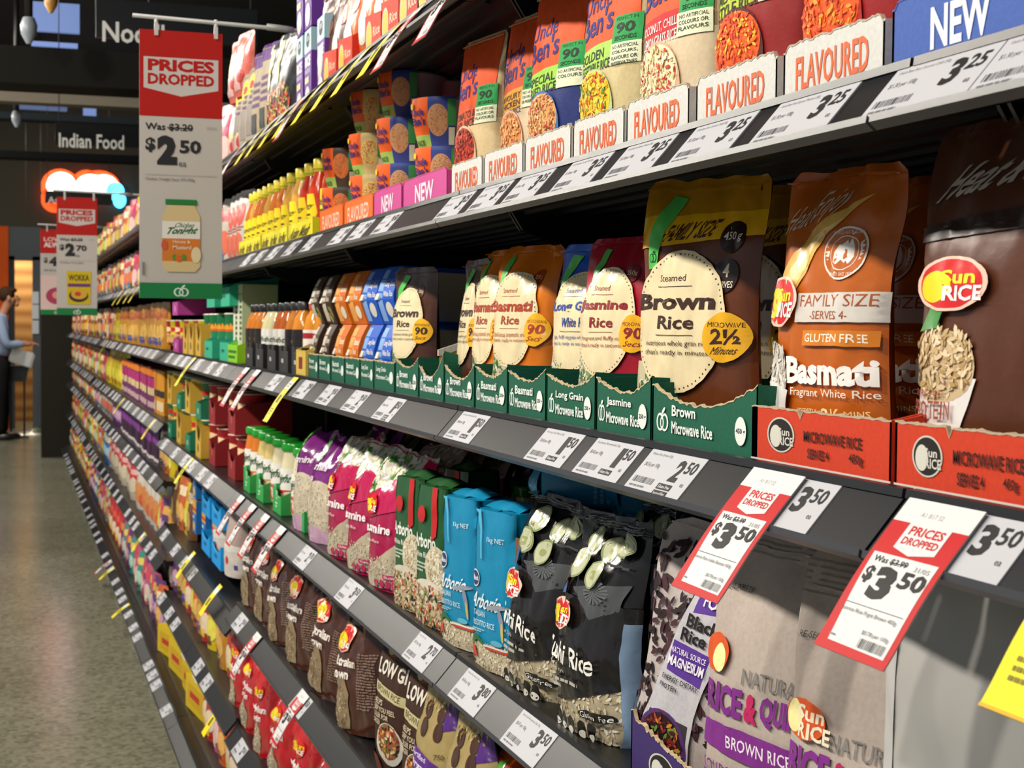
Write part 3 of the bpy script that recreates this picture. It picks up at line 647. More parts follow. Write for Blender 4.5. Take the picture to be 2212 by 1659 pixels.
# ================================================================== the third highest shelf: microwave rice
zB = NEAR['B']; XT = .578
GREEN = '0f5a43'
def dip(l, m_, r, c=.55):
    def f(u):
        if u < c: q = (u / c); return m_ + (l - m_) * (1 - q) ** 2
        q = (u - c) / (1 - c); return m_ + (r - m_) * q ** 2
    return f
def gtray(l, r, line1, wt, h=.058, prof=dip(1, .78, 1.1), seed=1, small=False):
    w_ = wspan(l, r, XT, zB) - .001
    if small: its = [PT('lettering', T(line1, .12, .62, .6, .82, 'dfe8e0', .02), T('Microwave Cups', .12, .36, .8, .56, 'dfe8e0', .02)), E(.86, .5, .09, .2, 'dfe8e0')]
    else:
        x = .22
        its = [*apple(.115, .40, .065, .20, 'e6ece6', GREEN), PT('lettering', T(line1, x, .50, x + (.12 + .055 * len(line1)) * (.13 / w_), .68, 'e6ece6', .025), T('Microwave Rice', x, .22, x + .58 * (.15 / w_), .42, 'e6ece6', .025))]
        cx_ = .87; rr = .0105; its += [PT('weight_disc', E(cx_, .42, rr / w_, rr / h * 1.15, 'e6ece6'), T(wt, cx_ - rr * .8 / w_, .36, cx_ + rr * .8 / w_, .46, '1c2a24', .03))]
    return tray('cardboard_tray', w_, h, .26, GREEN, its, prof, seed=seed, wall=1.05 if not small else 1.0, inner='a98a55')
for i, (l, r, t1, wt, lab, sd) in enumerate((
    (1408, 1636, 'Brown', '450 g', 'wide dark green tray printed Brown Microwave Rice 450 g, next to the red trays', 1), (1287, 1407, 'Jasmine', '250 g', 'dark green cardboard tray printed Jasmine Microwave Rice', 2),
    (1180, 1286, 'Long Grain', '250 g', 'dark green cardboard tray printed Long Grain Microwave Rice', 3), (1097, 1179, 'Basmati', '250 g', 'dark green Basmati rice tray directly beside the Long Grain tray', 4),
    (1026, 1096, 'Basmati', '250g', 'dark green Basmati rice tray beside the Brown rice trays', 5), (960, 1025, 'Brown', '250', 'torn-open dark green Brown rice tray directly left of the Basmati trays, empty in front', 6),
    (905, 959, 'Brown', '250', 'middle one of three narrow green Brown rice trays, torn open low', 7), (854, 904, 'Brown', '250', 'dark green Brown rice tray below the brown pouch next to the twin packs', 8))):
    pr = {1: dip(1, .72, 1.12, .45), 6: dip(.95, .66, 1.05), 7: dip(.9, .6, 1.3, .4)}.get(sd, dip(1, .8, 1.1))
    place(gtray(l, r, t1, wt, prof=pr, seed=sd, h=.057), (l, r), zB, lab, 'tray', X=XT)
for i, (l, r) in enumerate(((808, 852), (778, 807), (745, 777), (715, 744), (688, 714), (666, 687))):
    place(gtray(l, r, ['Long Grain', 'Long Grain', 'Basmati', 'Basmati', 'Brown', 'Brown'][i], '', small=True, h=.05, prof=lambda u: 1, seed=20 + i), (l, r), zB, f'small dark green tray under the {["nearer blue", "farther blue", "nearer orange", "farther orange", "nearer brown", "farther brown"][i]} twin packs', 'tray', X=XT)
pk = {}
for c, nm, its in (('brown', '3c261b', [R(.05, .05, .42, .95, 'c9bfae'), T('Brown', .5, .62, .9, .74, 'e4d8c0', .02), T('Rice', .5, .45, .8, .56, 'e4d8c0', .02), G(.7, .2, .25, .15, ['d9c08a', 'b98a3a', '6a8a3a'], 40, .12)]),
                   ('orange', 'd06a14', [R(.05, .05, .42, .95, 'e8a050'), T('Basmati', .48, .62, .95, .74, 'f4e4cc', .02), T('Rice', .5, .45, .8, .56, 'f4e4cc', .02), E(.65, .22, .2, .12, 'e8dcc0')]),
                   ('blue', '1557c0', [R(.05, .05, .34, .95, '7fa8e0'), T('Long Grain', .38, .62, .95, .74, 'f0f0f0', .02), T('White Rice', .38, .47, .95, .57, 'f0f0f0', .02), E(.65, .25, .2, .13, 'e0d8c8')])):
    pk[c] = twin_pack('twin_cup_pack', .088, .098, .19, nm, [x if x[0] != 'T' else PT('lettering', x) for x in its])
for i, (px, c) in enumerate(((829, 'blue'), (794, 'blue'), (762, 'orange'), (731, 'orange'), (702, 'brown'), (677, 'brown'))):
    for k in (0, 1):
        place(pk[c], px, zB, f'{"upper" if k else "lower"} {c} twin cup pack, {"nearer" if i % 2 == 0 else "farther"} of the two {c} ones side by side', 'package', X=.592 + .006 * k, a=2 + 3 * k - i, dz=.012 + .1 * k, tilt=-2 * k)
# ---- pouches in the green trays
pB = steamed(.162, .25, '673519', '3a2018', 'Brown', 'Rice', ("nutritious whole grain rice", "that's ready in minutes"), ('2½', 'Minutes'), '5a2a14', 3, big=True, sealcol='a8760a', flare=.02, crown=.035, bend=.012, wr=.0018, corner=.006, pinch=.06)
place(pB, (1400, 1660), zB, 'large brown family size Brown Rice pouch with amber top in the wide green tray', 'pouch', X=.605, a=19, dz=.003)
place(pB, (1560, 1790), zB, 'second family size Brown Rice pouch mostly hidden behind the front one', 'pouch', X=.70, a=9, dz=.003)
pJ = steamed(.135, .205, 'a30f26', '8a1f24', 'Jasmine', 'Rice', ('fragrant and fluffy rice', "that's ready in seconds"), ('90', 'Secs'), '7a0c18', 5, flare=.012, bend=.012, wr=.0018, corner=.008)
place(pJ, (1278, 1420), zB, 'crimson Jasmine Rice pouch in the green tray left of the family pouch', 'pouch', X=.606, a=15, dz=.003)
pL = steamed(.135, .205, '0f56c4', '1c3f96', 'Long Grain', 'White Rice', ('light, fluffy long grain white rice', "that's ready in seconds"), ('90', 'Secs'), '0c2c70', 7, flare=.012, bend=.008)
place(pL, (1215, 1345), zB, 'bright blue Long Grain White Rice pouch half hidden by the crimson one', 'pouch', X=.622, a=14, dz=.003)
pO = steamed(.125, .21, 'd8740e', 'a8361a', 'Basmati', 'Rice', ('delicious aromatic rice', "that's ready in seconds"), ('90', 'Secs'), 'a8420c', 9, flare=.02, crown=.03, bend=.012, wr=.0024, corner=.012)
place(pO, (1078, 1214), zB, 'orange Basmati Rice pouch standing foremost in the nearer Basmati tray', 'pouch', X=.602, a=19, dz=.003)
place(pO, (1034, 1122), zB, 'orange Basmati Rice pouch partly covered by the foremost one', 'pouch', X=.60, a=6, dz=.003)
place(pO, (1163, 1265), zB, 'shaded orange pouch standing behind the foremost orange Basmati pouch', 'pouch', X=.68, a=12, dz=.003)
pb2 = steamed(.125, .2, '4a281a', '3a2018', 'Brown', 'Rice', ('nutritious whole grain', "that's ready in seconds"), ('90', 'Secs'), '5a2a14', 12, flare=.006, corner=.014, wr=.0012)
place(pb2, (857, 955), zB, 'brown Brown Rice pouch with 90 Secs badge beside the blue twin packs', 'pouch', X=.598, a=17, dz=.003)
place(pb2, (912, 1000), zB, 'dark brown pouch in shade directly behind the one with the 90 Secs badge', 'pouch', X=.70, a=14, dz=.003)
place(pb2, (1004, 1062), zB, 'brown pouch edge-on just left of the orange Basmati pouches', 'pouch', X=.60, a=-2, dz=.003)
# kraft inner wall showing where the trays are torn open
kw = empty('torn_carton_side'); MB().extrude([(0, .05), (.0, .09), (.03, .10), (.06, .14), (.07, .2), (.25, .2), (.25, .01), (.03, .01)], 'x', 0, .003, M('a9853f', 'card')).build('card_wall', kw)
MB().extrude([(-.003, .085), (-.003, .094), (.028, .104), (.056, .142), (.064, .2), (.072, .2), (.065, .138), (.034, .096), (.005, .086)], 'x', -.001, .004, M('cfc8bc', 'card')).build('torn_edge', kw)
place(kw, 1003, zB, 'kraft cardboard side of a torn-open rice carton between the brown and orange pouches', 'carton', X=.60, dz=.0)
place(kw, 949, zB, 'torn kraft carton side directly right of the brown 90 Secs pouch', 'carton', X=.60, dz=-.02)
# ---- red trays and big pouches at the right
def redtray(l, r, seed, lines):
    w_ = wspan(l, r, XT, zB) - .002
    its = [R(0, 0, 1, .1, 'cfcac4'), sunrice(.24, .55, .095, .27, mono=1), PT('lettering', *[T(*q) for q in lines])]
    return tray('cardboard_tray', w_, .047, .24, 'c93a1c', its, lambda u: 1.0 if not .38 < u < .40 else .86, seed=seed, torn=.0006, wall=1.25, inner='b98a5e', edgecol='b9a68c')
place(redtray(1622, 1926, 1, [('MICROWAVE RICE', .42, .50, .82, .68, '3a1d16', .02), ('SERVES 4', .45, .24, .60, .40, '3a1d16', .02), ('450g', .74, .24, .83, .42, '3a1d16', .02)]), (1622, 1926), zB, 'orange-red cardboard tray printed Microwave Rice holding the orange Basmati pouches', 'tray', X=XT)
place(redtray(1930, 2270, 2, [('MICROWAVE RICE', .42, .50, .86, .70, '3a1d16', .02), ('SERVES 4', .45, .22, .62, .40, '3a1d16', .02), ('450g', .74, .24, .83, .42, '3a1d16', .02)]), (1930, 2270), zB, 'orange-red cardboard tray at the right edge holding the dark brown pouch', 'tray', X=XT)
pS = sun450(4, False)
place(pS, (1690, 1928), zB, 'orange Basmati family pouch with white banner in front at the red tray', 'pouch', X=.60, a=7, dz=.003)
place(pS, (1812, 2012), zB, 'orange Basmati family pouch standing second, behind the front orange one', 'pouch', X=.69, a=4, dz=.003)
pSB = sun450(8, True)
place(pSB, (2030, 2330), zB, 'dark brown pouch with red and yellow logo cut by the right picture edge', 'pouch', X=.60, a=4, dz=.003)
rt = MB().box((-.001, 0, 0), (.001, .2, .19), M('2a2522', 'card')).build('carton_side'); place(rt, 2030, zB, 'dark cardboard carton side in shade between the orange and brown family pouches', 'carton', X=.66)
# ================================================================== second highest shelf: orange pouches, cups, sauces
zA = NEAR['A']
def ftray(l, r, word, col, ink, seed, h=.048):
    w_ = wspan(l, r, XT, zA) - .002
    return tray('cardboard_tray', w_, h, .22, col, [PT('lettering', T(word, .14 if len(word) > 4 else .30, .22, .86 if len(word) > 4 else .72, .76, ink, .02 if len(word) > 4 else .03))], lambda u: 1 if .03 < u < .97 else .9, seed=seed, torn=.0012 if col == 'd3d2cd' else .0003, wall=1, inner='9a917f' if col == 'd3d2cd' else col, edgecol='b8ad98' if col == 'd3d2cd' else col)
FT = [(1690, 1912), (1502, 1679), (1352, 1489), (1237, 1349), (1133, 1234), (1045, 1130), (974, 1042)]
FL = ['nearest white FLAVOURED tray, right beside the blue NEW tray', 'second white FLAVOURED tray from the blue NEW tray', 'third white FLAVOURED tray from the blue NEW tray', 'fourth white FLAVOURED tray from the blue NEW tray',
      'white FLAVOURED tray below the blue Special Fried Rice pouch', 'white FLAVOURED tray second from the pink NEW trays', 'white FLAVOURED tray directly beside the pink NEW tray']
for i, (l, r) in enumerate(FT): place(ftray(l, r, 'FLAVOURED', 'd3d2cd', 'e0602a', 30 + i), (l, r), zA, FL[i], 'tray', X=XT)
place(ftray(1924, 2240, 'NEW', '3f5fae', 'e8eaf0', 40, .052), (1924, 2240), zA, 'blue tray printed NEW at the upper right', 'tray', X=XT)
for l, r, wd, c, lab in ((870, 966, 'NEW', 'c8458e', 'pink NEW tray directly beside the white FLAVOURED trays'), (807, 868, 'NEW', 'c8458e', 'pink NEW tray beside the orange trays'), (743, 806, 'FLAVOURED', 'ee6a1e', 'orange FLAVOURED tray beside the pink trays'), (690, 741, 'FLAVOURED', 'ee6a1e', 'orange FLAVOURED tray beside the yellow sauce trays')):
    place(ftray(l, r, wd, c, 'efd9e4' if c[0] == 'c' else 'f6cdb0', 50, .05), (l, r), zA, lab, 'tray', X=XT)
UB = [
 ((1003, 1092), flavoured(1, ['TOMATO &', 'BASIL RICE'], 'd9501e', 'd2b98c', ['b8321a', '8f2412', 'd8481e', '6a1a10'], '3a1410', 'd8b890', ('NO ARTIFICIAL', 'COLOURS OR', 'FLAVOURS')), 'orange Tomato and Basil rice pouch, farthest of the orange pouch row', .60, 10),
 ((1104, 1196), flavoured(2, ['SAVOURY', 'CHICKEN', 'FLAVOUR RICE'], 'eaa41e', 'd9c2a0', ['d98a4a', 'e8a862', 'b8642a', 'f0c080'], '4a1d10', 'e0b8a0', ('NO ARTIFICIAL', 'COLOURS, FLAVOURS', 'OR PRESERVATIVES')), 'orange Savoury Chicken rice pouch with yellow band', .612, 8),
 ((1167, 1284), flavoured(3, ['SPECIAL', 'FRIED RICE'], '9ccf4a', '1c2c6e', ['d89a5a', 'c07a3a', 'e8b87a', 'b83a22', 'e8c890'], '1c2a18', '2a66b0', gcol='e8e8f0'), 'orange and navy Special Fried Rice pouch', .598, 12),
 ((1276, 1412), flavoured(4, ['GOLDEN', 'VEGETABLE RICE'], 'a6d055', 'cdbc8a', ['f2c81c', 'e8b414', 'f6da50', 'c83a22', '4a8a2a'], '1c2a18', 'b8c88a', ('NO ARTIFICIAL', 'COLOURS,', 'FLAVOURS OR', 'PRESERVATIVES')), 'orange Golden Vegetable rice pouch with lime band', .60, 9),
 ((1408, 1570), flavoured(5, ['COCONUT, CHILLI', '& LEMONGRASS RICE'], 'c8161e', 'd6c2a0', ['f0e2b8', 'e4cf98', 'f6ecd0', 'c83a2a', 'd8c080'], 'f4ece4', 'd8ac88', ('NO ARTIFICIAL', 'COLOURS OR', 'FLAVOURS'), split=1), 'Coconut Chilli and Lemongrass rice pouch with red band', .60, 9),
 ((1572, 1765), flavoured(6, ['MEXICAN', 'STYLE RICE'], 'b8c83a', '8e1414', ['ee5a14', 'd84810', 'f47a24', 'f2b82c', 'c83a0c'], '2a2a10', '4a1010', ('NO ARTIFICIAL', 'COLOURS'), gcol='e8d0c0'), 'dark red rice pouch with orange rice bowl, second from the right', .60, 9),
 ((1775, 1985), flavoured(7, ['SPICY', 'MEXICAN'], 'b8c83a', '9a1216', ['ee5a14', 'd84810', 'f47a24', 'e8a02c', 'c83a0c'], '2a2a10', 'a81c14', ('NO ARTIFICIAL', 'COLOURS'), gcol='e8d0c0'), 'dark red rice pouch with orange rice bowl above the nearest FLAVOURED tray', .60, 9),
]
for px, k, lab, X, a in UB: place(k, px, zA, lab, 'pouch', X=X, a=a, dz=.003)
place(UB[6][1], (2010, 2240), zA, 'dark red rice pouch behind the blue NEW tray at the top right corner', 'pouch', X=.60, a=9, dz=.003)
place(UB[0][1], (1075, 1150), zA, 'shaded orange pouch in the second row behind the Tomato and Basil one', 'pouch', X=.70, a=6, dz=.003)
CU = []
for a_, b_, c_ in (('e8601e', '35458c', ['d09a6a', 'c0824e', 'e0b486']), ('e8601e', 'c8ae74', ['e0c070', 'd0a850', 'c84a2a']), ('e8601e', '4a3a30', ['d8763a', 'c85a22', 'e89a58'])):
    CU.append(cup('rice_cup', .056, .042, .081, '8d8a86', [R(0, 0, .5, .3, '9ab85a'), R(.5, 0, 1, 1, b_), PT('picture', E(.68, .56, .2, .3, c_[0]), G(.68, .56, .19, .28, c_[1:] + ['c8905e'], 130, .04)), R(.86, .45, 1, .95, '3f8f4a'), R(.88, .1, .99, .42, 'dcd8b8'),
        PT('brand', T('Uncle', .08, .66, .42, .80, '3a2a72', .03), T("Ben's", .08, .48, .44, .64, '3a2a72', .03)), E(.08, .85, .06, .06, 'f0c020'), PT('lettering', T('RICE', .1, .1, .36, .2, '2a4418', .02))], a_))
n_ = 0
for row, (cols, dz) in enumerate((((934, 846, 786, 722), .012), ((926, 845, 782, 722), .0935), ((848, 786), .175))):
    for j, px in enumerate(cols):
        k = CU[(0, 0, 1, 2)[j]] if row < 2 else CU[(0, 1)[j]]
        nm = ['bottom', 'middle', 'top'][row]; pos = ['nearest', 'second nearest', 'third nearest', 'farthest'][j] if row < 2 else ['nearer', 'farther'][j]
        place(k, px, zA, f'grey rice cup with orange sleeve, {pos} in the {nm} layer of cups', 'cup', X=.60 + .008 * row, a=40, dz=dz)
for px, dz, lab in ((970, .0935, 'plain grey side of a rice cup behind the nearest middle-layer cup'), (900, .175, 'grey rice cup in the second row beside the top-layer cups')):
    place(CU[0], px, zA, lab, 'cup', X=.68, a=10, dz=dz)
BO = []
for c in ('c86a14', 'd8a040', 'd23a14', 'c83010'):
    BO.append(lathe_thing('sauce_bottle', [('bottle', [(.028, 0), (.03, .004), (.031, .08), (.026, .112), (.017, .135), (.016, .148)], c, 'gloss'), ('cap', [(.0185, .146), (.0185, .166), (.017, .168)], 'e8d41a', 'plastic'), ('neck_band', [(.0166, .14), (.0166, .1465)], 'b8c02a', 'plastic')],
        (.031, .012, .092, 'f2d81c', [PL([(0, 1), (.34, 1), (.28, .7), (.16, .3), (.1, 0), (0, 0)], c), PL([(.66, 0), (1, 0), (1, 1), (.72, 1), (.8, .5)], c), PT('lettering', T('Tangy', .3, .58, .7, .76, '2a2414', .0, 0, .3), LN(.35, .3, .64, .5, 2, '4a3a14')), E(.7, .14, .14, .14, 'e02a3a'), T('4', .67, .08, .73, .2, 'f8e8e0', .03)])))
for i, (px, c) in enumerate(((692, 2), (664, 2), (645, 3), (626, 1), (608, 1), (593, 0), (580, 0), (567, 1), (556, 0), (545, 0), (536, 1), (528, 0))):
    place(BO[c], px, zA, f'{["orange-amber", "mustard", "red", "deep red"][c]} sauce bottle with yellow cap, {["nearest", "second nearest", "third nearest", "fourth nearest", "fifth nearest", "sixth", "seventh", "eighth", "ninth", "tenth", "eleventh", "farthest"][i]} of the bottle row', 'bottle', X=.598, dz=.012)
for i, (l, r) in enumerate(((622, 676), (565, 620), (516, 563))):
    w_ = wspan(l, r, XT, zA) - .002
    n = (1, 3, 3)[i]; its = [PT('lettering', *[T('Asian Meals', (j + .12) / n, .25, (j + .88) / n, .75, '5a5212', .02, 0, .3) for j in range(n)])]
    place(tray('cardboard_tray', w_, .045, .2, 'e8d81c', its, torn=.0002, wall=.9, inner='d8c81c', edgecol='e8d81c'), (l, r), zA, f'bright yellow tray below the sauce bottles, {["nearest", "middle", "farthest"][i]} of three', 'tray', X=XT)
# ================================================================== the middle shelf: bagged rice
zC = NEAR['C']
def grow(items): return items
# green-lidded jars in green trays, red soup cups
JR = []
for c, l2 in (('d8781e', 'e8803a'), ('d8c078', 'c89a6a'), ('e0d6b0', 'd83a4a')):
    JR.append(lathe_thing('sauce_jar', [('jar', [(.034, 0), (.037, .005), (.037, .095), (.034, .112), (.03, .134), (.03, .14)], c, 'gloss'), ('lid', [(.0335, .138), (.0345, .141), (.0345, .154), (.032, .157)], '1f9a2e', 'gloss')],
        (.037, .01, .098, 'eceae2', [R(0, 0, 1, .42, l2), E(.75, .18, .2, .2, 'e6d8b8'), PT('lettering', T('tonight', .2, .55, .8, .85, '2f5a34', .02, 0, .3), T('Honey', .3, .22, .62, .36, 'f4ece0', .02))])))
gtb = tray('cardboard_tray', .118, .062, .2, '2fa04c', [*apple(.5, .66, .1, .16, 'd8ecd8', '2fa04c'), LN(.36, .2, .64, .45, 2, 'd8ecd8')], lambda u: 1 if u < .3 else .82 if u < .45 else .62 + .3 * abs(u - .7), inner='7fb070', edgecol='7fc08a', seed=70, wall=1.1)
JP = [(655, 2), (630, 2), (606, 2), (586, 2), (569, 1), (555, 1), (541, 0), (529, 0)]
ORD = ['nearest', 'second nearest', 'third nearest', 'fourth nearest', 'fifth nearest', 'sixth nearest', 'seventh nearest', 'farthest']
for i, (px, k) in enumerate(JP):
    place(JR[k], px, zC, f'{["orange", "yellow-brown", "cream"][k]} sauce jar with bright green lid in the front row, {ORD[i]}', 'jar', X=.60, dz=.003)
    if i % 2 == 0: place(gtb, px - 8, zC, f'bright green tray below the green-lidded jars, {["nearest", "second", "third", "farthest"][i // 2]} from camera', 'tray', X=.583)
for row in range(1, 4):
    for j in range(8):
        Y = Yof(655, .6, zC) - .12 * (row > 0) + .115 * j - .25 * row
        if Y < 2.5: continue
        put(JR[2], (.60 + .078 * row, Y, zz(zC) + .003), (0, 0, -PI / 2), 'green-lidded jar standing in the shaded rows behind the front row', 'jar', 'green-lidded jars in the rows behind')
def ricebag(name, col, items, w=.14, h=.205, seed=1, **kw):
    k = dict(fin='wrap', corner=.003, bend=.035, wr=.003, base=.9, flare=.03, crown=.12, pinch=.04, nv=30, seal=.03); k.update(kw)
    return pouch(name, w, h, .072, col, items, seed=seed, **k)
CRE = ['c9bda4', 'd8cdb6', 'b3a68c', 'e0d6c2']
def purplebag(seed): return ricebag('rice_bag', '7a2478', [R(.0, .02, 1, .5, 'c9bda4'), E(.5, .45, .5, .14, 'c9bda4'), G(.5, .3, .48, .25, CRE, 240, .045, True), PL([(0, 0), (1, 0), (1, .1), (.5, .16), (0, .12)], 'c9a0bc'), PT('logo', PL([(.06, .66), (.22, .7), (.16, .98), (.05, .9)], '5fae3c')),
    PT('lettering', T('Jasmine', .05, .66, .68, .75, 'e8d6e6', .03), T('Rice', .05, .58, .3, .64, 'e8d6e6', .02)), E(.8, .86, .1, .05, '4a1450'), T('1kg', .74, .845, .86, .875, 'd8c0d8')], seed=seed, h=.21)
for i, (px, X, a, sd) in enumerate((((690, 750), .579, 14, 1), ((657, 708), .579, 12, 2))):
    place(purplebag(sd), px, zC, ['purple topped jasmine rice bag, nearer of the two beside the pink bags', 'purple topped jasmine rice bag with green tab next to the jars'][i], 'bag', X=X, a=a)
def pinkbag(seed): return ricebag('rice_bag', 'a80f47', [R(0, .78, 1, 1, 'cfc6b8'), G(.35, .84, .35, .14, ['eef0e0', 'dfe8c0', '6fa04a', 'f4f0e0', '4a8a3a', 'e4dcc0'], 110, .12, True), PL([(.0, .66), (.5, .82), (1, .72), (1, .95), (.8, .98), (.75, .6), (0, .5)], 'c01452'),
    PL([(.0, .04), (.98, .02), (.98, .40), (.62, .30), (.1, .10)], 'bfb399'), PL([(0, .02), (.55, .02), (.9, .2), (.95, .42), (.5, .24), (.0, .12)], 'bfb399'), G(.62, .14, .36, .11, CRE, 210, .045, True), PT('lettering', T('Jasmine', -.02 + .04, .40, .72, .49, 'f0e4e6', .03), T('Fragrant Rice', .04, .345, .5, .375, 'f0e4e6'), T('Gluten Free', .6, .105, .92, .125, 'f6e8ee')),
    PT('pills', *[E(.42 + .12 * i, .06, .05, .03, 'b8285a') for i in range(5)]), R(.57, .098, .95, .132, 'b8285a'), T('Gluten Free', .6, .105, .92, .125, 'f6e8ee'), LN(.86, .2, .98, .5, 16, 'd8a0b4'), sunrice(.2, .62, .17, .075, False)], seed=seed, h=.225, w=.15)
for i, (px, a, sd) in enumerate((((822, 918), 17, 3), ((775, 858), 15, 4), ((733, 803), 14, 5))):
    place(pinkbag(sd), px, zC, ['magenta pink rice bag next to the green arborio bags', 'magenta pink rice bag in the middle of the three in front', 'magenta pink rice bag touching the purple bags'][i], 'bag', X=.577, a=a)
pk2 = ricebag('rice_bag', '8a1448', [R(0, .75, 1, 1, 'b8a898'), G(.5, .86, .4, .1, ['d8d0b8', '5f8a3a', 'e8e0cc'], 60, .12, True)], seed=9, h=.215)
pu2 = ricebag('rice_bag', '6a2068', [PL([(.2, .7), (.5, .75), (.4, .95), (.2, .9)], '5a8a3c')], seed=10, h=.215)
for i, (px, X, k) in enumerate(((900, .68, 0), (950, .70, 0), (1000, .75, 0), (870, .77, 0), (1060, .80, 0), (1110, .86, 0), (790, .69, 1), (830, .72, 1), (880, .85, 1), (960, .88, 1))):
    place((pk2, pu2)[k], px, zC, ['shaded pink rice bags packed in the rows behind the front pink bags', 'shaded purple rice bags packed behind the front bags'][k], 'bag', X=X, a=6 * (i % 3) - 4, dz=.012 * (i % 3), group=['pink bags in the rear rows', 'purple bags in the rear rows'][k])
def greenbrick(seed): return brick('rice_bag', .092, .205, .068, '24562c', [R(0, 0, 1, .08, 'b8ac94'), PT('lettering', T('Arborio', .03, .56, .78, .66, 'e4e8dc', .03), T('White Rice', .05, .49, .6, .53, 'e4e8dc', .01), LN(.06, .38, .5, .46, 3, 'c8d4c4')), PT('rice_picture', E(.78, .42, .32, .17, 'd6cab0'), G(.78, .42, .26, .16, RICE, 150, .10)),
    PL([(.66, .62), (.82, .66), (.80, 1), (.62, 1)], 'c01e1e'), PT('food_picture', R(.0, .02, 1, .27, 'c0a888'), E(.5, .25, .5, .09, 'd8d0c0'), G(.5, .15, .46, .14, ['d8b890', 'c85a3a', '2a2a24', 'e8d8b8', '7a8a3a', 'e0c8a0', 'b89878'], 230, .11, True)), E(.34, .80, .13, .06, 'c01e1e')],
    side=[R(0, 0, 1, .5, '1d4a26'), LN(.15, .1, .85, .8, 14, '6a8a68')], seed=seed, sidecol='1d4a26')
place(greenbrick(1), (940, 1018), zC, 'dark green arborio rice block with red stripe, nearer of two', 'bag', X=.577, a=12)
place(greenbrick(2), (897, 957), zC, 'dark green arborio rice block beside the pink bag, farther of two', 'bag', X=.577, a=12)
place(greenbrick(3), (985, 1060), zC, 'dark green arborio block in shade behind the front green blocks', 'bag', X=.68, a=8)
BL = '1388b4'
def bluebrick(seed): return brick('rice_bag', .094, .205, .07, BL, [R(0, 0, 1, .17, 'c2b59a'), G(.5, .085, .48, .085, RICE, 170, .07, True), T('1kg NET', .42, .80, .84, .84, 'd6eaf2'), PT('logo', E(.14, .57, .13, .055, 'e4e6ea'), E(.14, .57, .115, .047, '1c3f74'), T('Riviana', .05, .555, .235, .585, 'e8ecf2', .02)),
    T('Arborio', .03, .385, .82, .485, 'e6f0f2', .015, .0, .2), T('ITALIAN', .06, .335, .40, .37, 'd6eaf2'), T('RISOTTO RICE', .06, .275, .66, .31, 'd6eaf2'), LN(.06, .235, .4, .26, 2, 'a8d4e4'), E(.70, .415, .26, .016, '9aa0ac', .12), E(.80, .35, .045, .07, '8a90a4', .35), E(.84, .27, .028, .06, 'd0b45a', .15),
    PT('ribbon', PL([(.02, .19), (.2, .225), (.42, .17), (.40, .15), (.2, .185), (.04, .15)], '2a6b3c'), R(.38, .155, .98, .168, 'e6e4dc'), R(.45, .142, .98, .157, 'c8452c'), PL([(.05, .14), (.14, .15), (.2, .07), (.12, .09), (.06, .06)], 'c8452c')), E(.72, .195, .14, .018, '5fb4d0'), PL([(.02, 1), (.2, 1), (.3, .9), (.34, .7), (.30, .7), (.26, .88), (.14, .98)], '4fb4d8')],
    side=[R(.0, .0, 1, .17, 'b8ac92'), LN(.2, .3, .8, .7, 10, '6fb8d2')], seed=seed)
place(bluebrick(1), (1074, 1168), zC, 'bright blue arborio rice block, nearer of two beside the black sushi bag', 'bag', X=.577, a=14)
place(bluebrick(2), (1000, 1088), zC, 'bright blue arborio rice block next to the green blocks', 'bag', X=.577, a=14)
bl = bluebrick(3)
for px, X, al, lab in ((1165, .63, 15, 'shaded teal blue rice block lying flat on top of the upright blue blocks'), (1330, .70, 12, 'shaded teal blue rice block lying behind, partly under the shelf edge')):
    a_ = math.radians(al); put(bl, (X + .205 * math.cos(a_), Yof(px, X, -.2) - .205 * math.sin(a_), zz(-.232)), (PI / 2, 0, -PI / 2 - a_), lab, 'bag')
for i, (px, a, ln, X) in enumerate((((1232, 1404), 9, 0, .577), ((1120, 1262), 9, 5, .579))):
    place(sushi(i + 1), px, zC, ['black sushi rice bag with cucumber slices, nearest and next to the purple tray', 'black sushi rice bag with upright crimped top beside the blue blocks'][i], 'bag', X=X, a=a, lean=ln)
s3 = sushi(5)
for i, (px, X, dz) in enumerate(((1400, .68, 0), (1330, .70, 0), (1480, .76, 0), (1420, .80, .02), (1560, .84, 0))):
    place(s3, px, zC, 'black sushi rice bags in deep shade behind the two front ones', 'bag', X=X, a=5 - 4 * i, group='black bags in the rear rows', dz=dz)
place(black_rice(3), (1400, 1590), zC, 'pale pouch of black rice with scattered dark grains, leaning right', 'pouch', X=.60, a=20, lean=9)
place(quinoa(4, False), (1575, 1790), zC, 'pale grey rice and quinoa pouch beside the black rice pouch', 'pouch', X=.60, a=14)
place(quinoa(6, True), (1760, 2010), zC, 'pale grey rice and quinoa pouch with complete oval logo', 'pouch', X=.59, a=14, dz=-.012)
pl = pouch('rice_pouch', .2, .29, .06, 'b0aeaa', [R(.0, .9, 1, 1, 'a8a6a2'), PT('side_gusset', R(0, 0, .1, .97, 'bcbab8'))], seed=21, corner=.01, fin='paper', wr=.002, flare=.012)
place(pl, (1985, 2330), zC, 'plain white pouch turned back to front at the right edge', 'pouch', X=.60, a=16)
place(quinoa(9, True), (1640, 1830), zC, 'pale pouch in shade behind the black rice and quinoa pouches', 'pouch', X=.70, a=10)
wt_ = wspan(1362, 1492, XT, zC)
place(tray('cardboard_tray', wt_, .05, .22, '3b2a66', [sunrice(.55, .40, .2, .3, mono=1)], lambda u: 1.12 - .35 * u if u > .06 else 1.25, seed=80, torn=.002, wall=.9, inner='a8814e'), (1362, 1492), zC, 'dark purple cardboard tray at the bottom edge under the black rice pouch', 'tray', X=.582)
rc = MB()
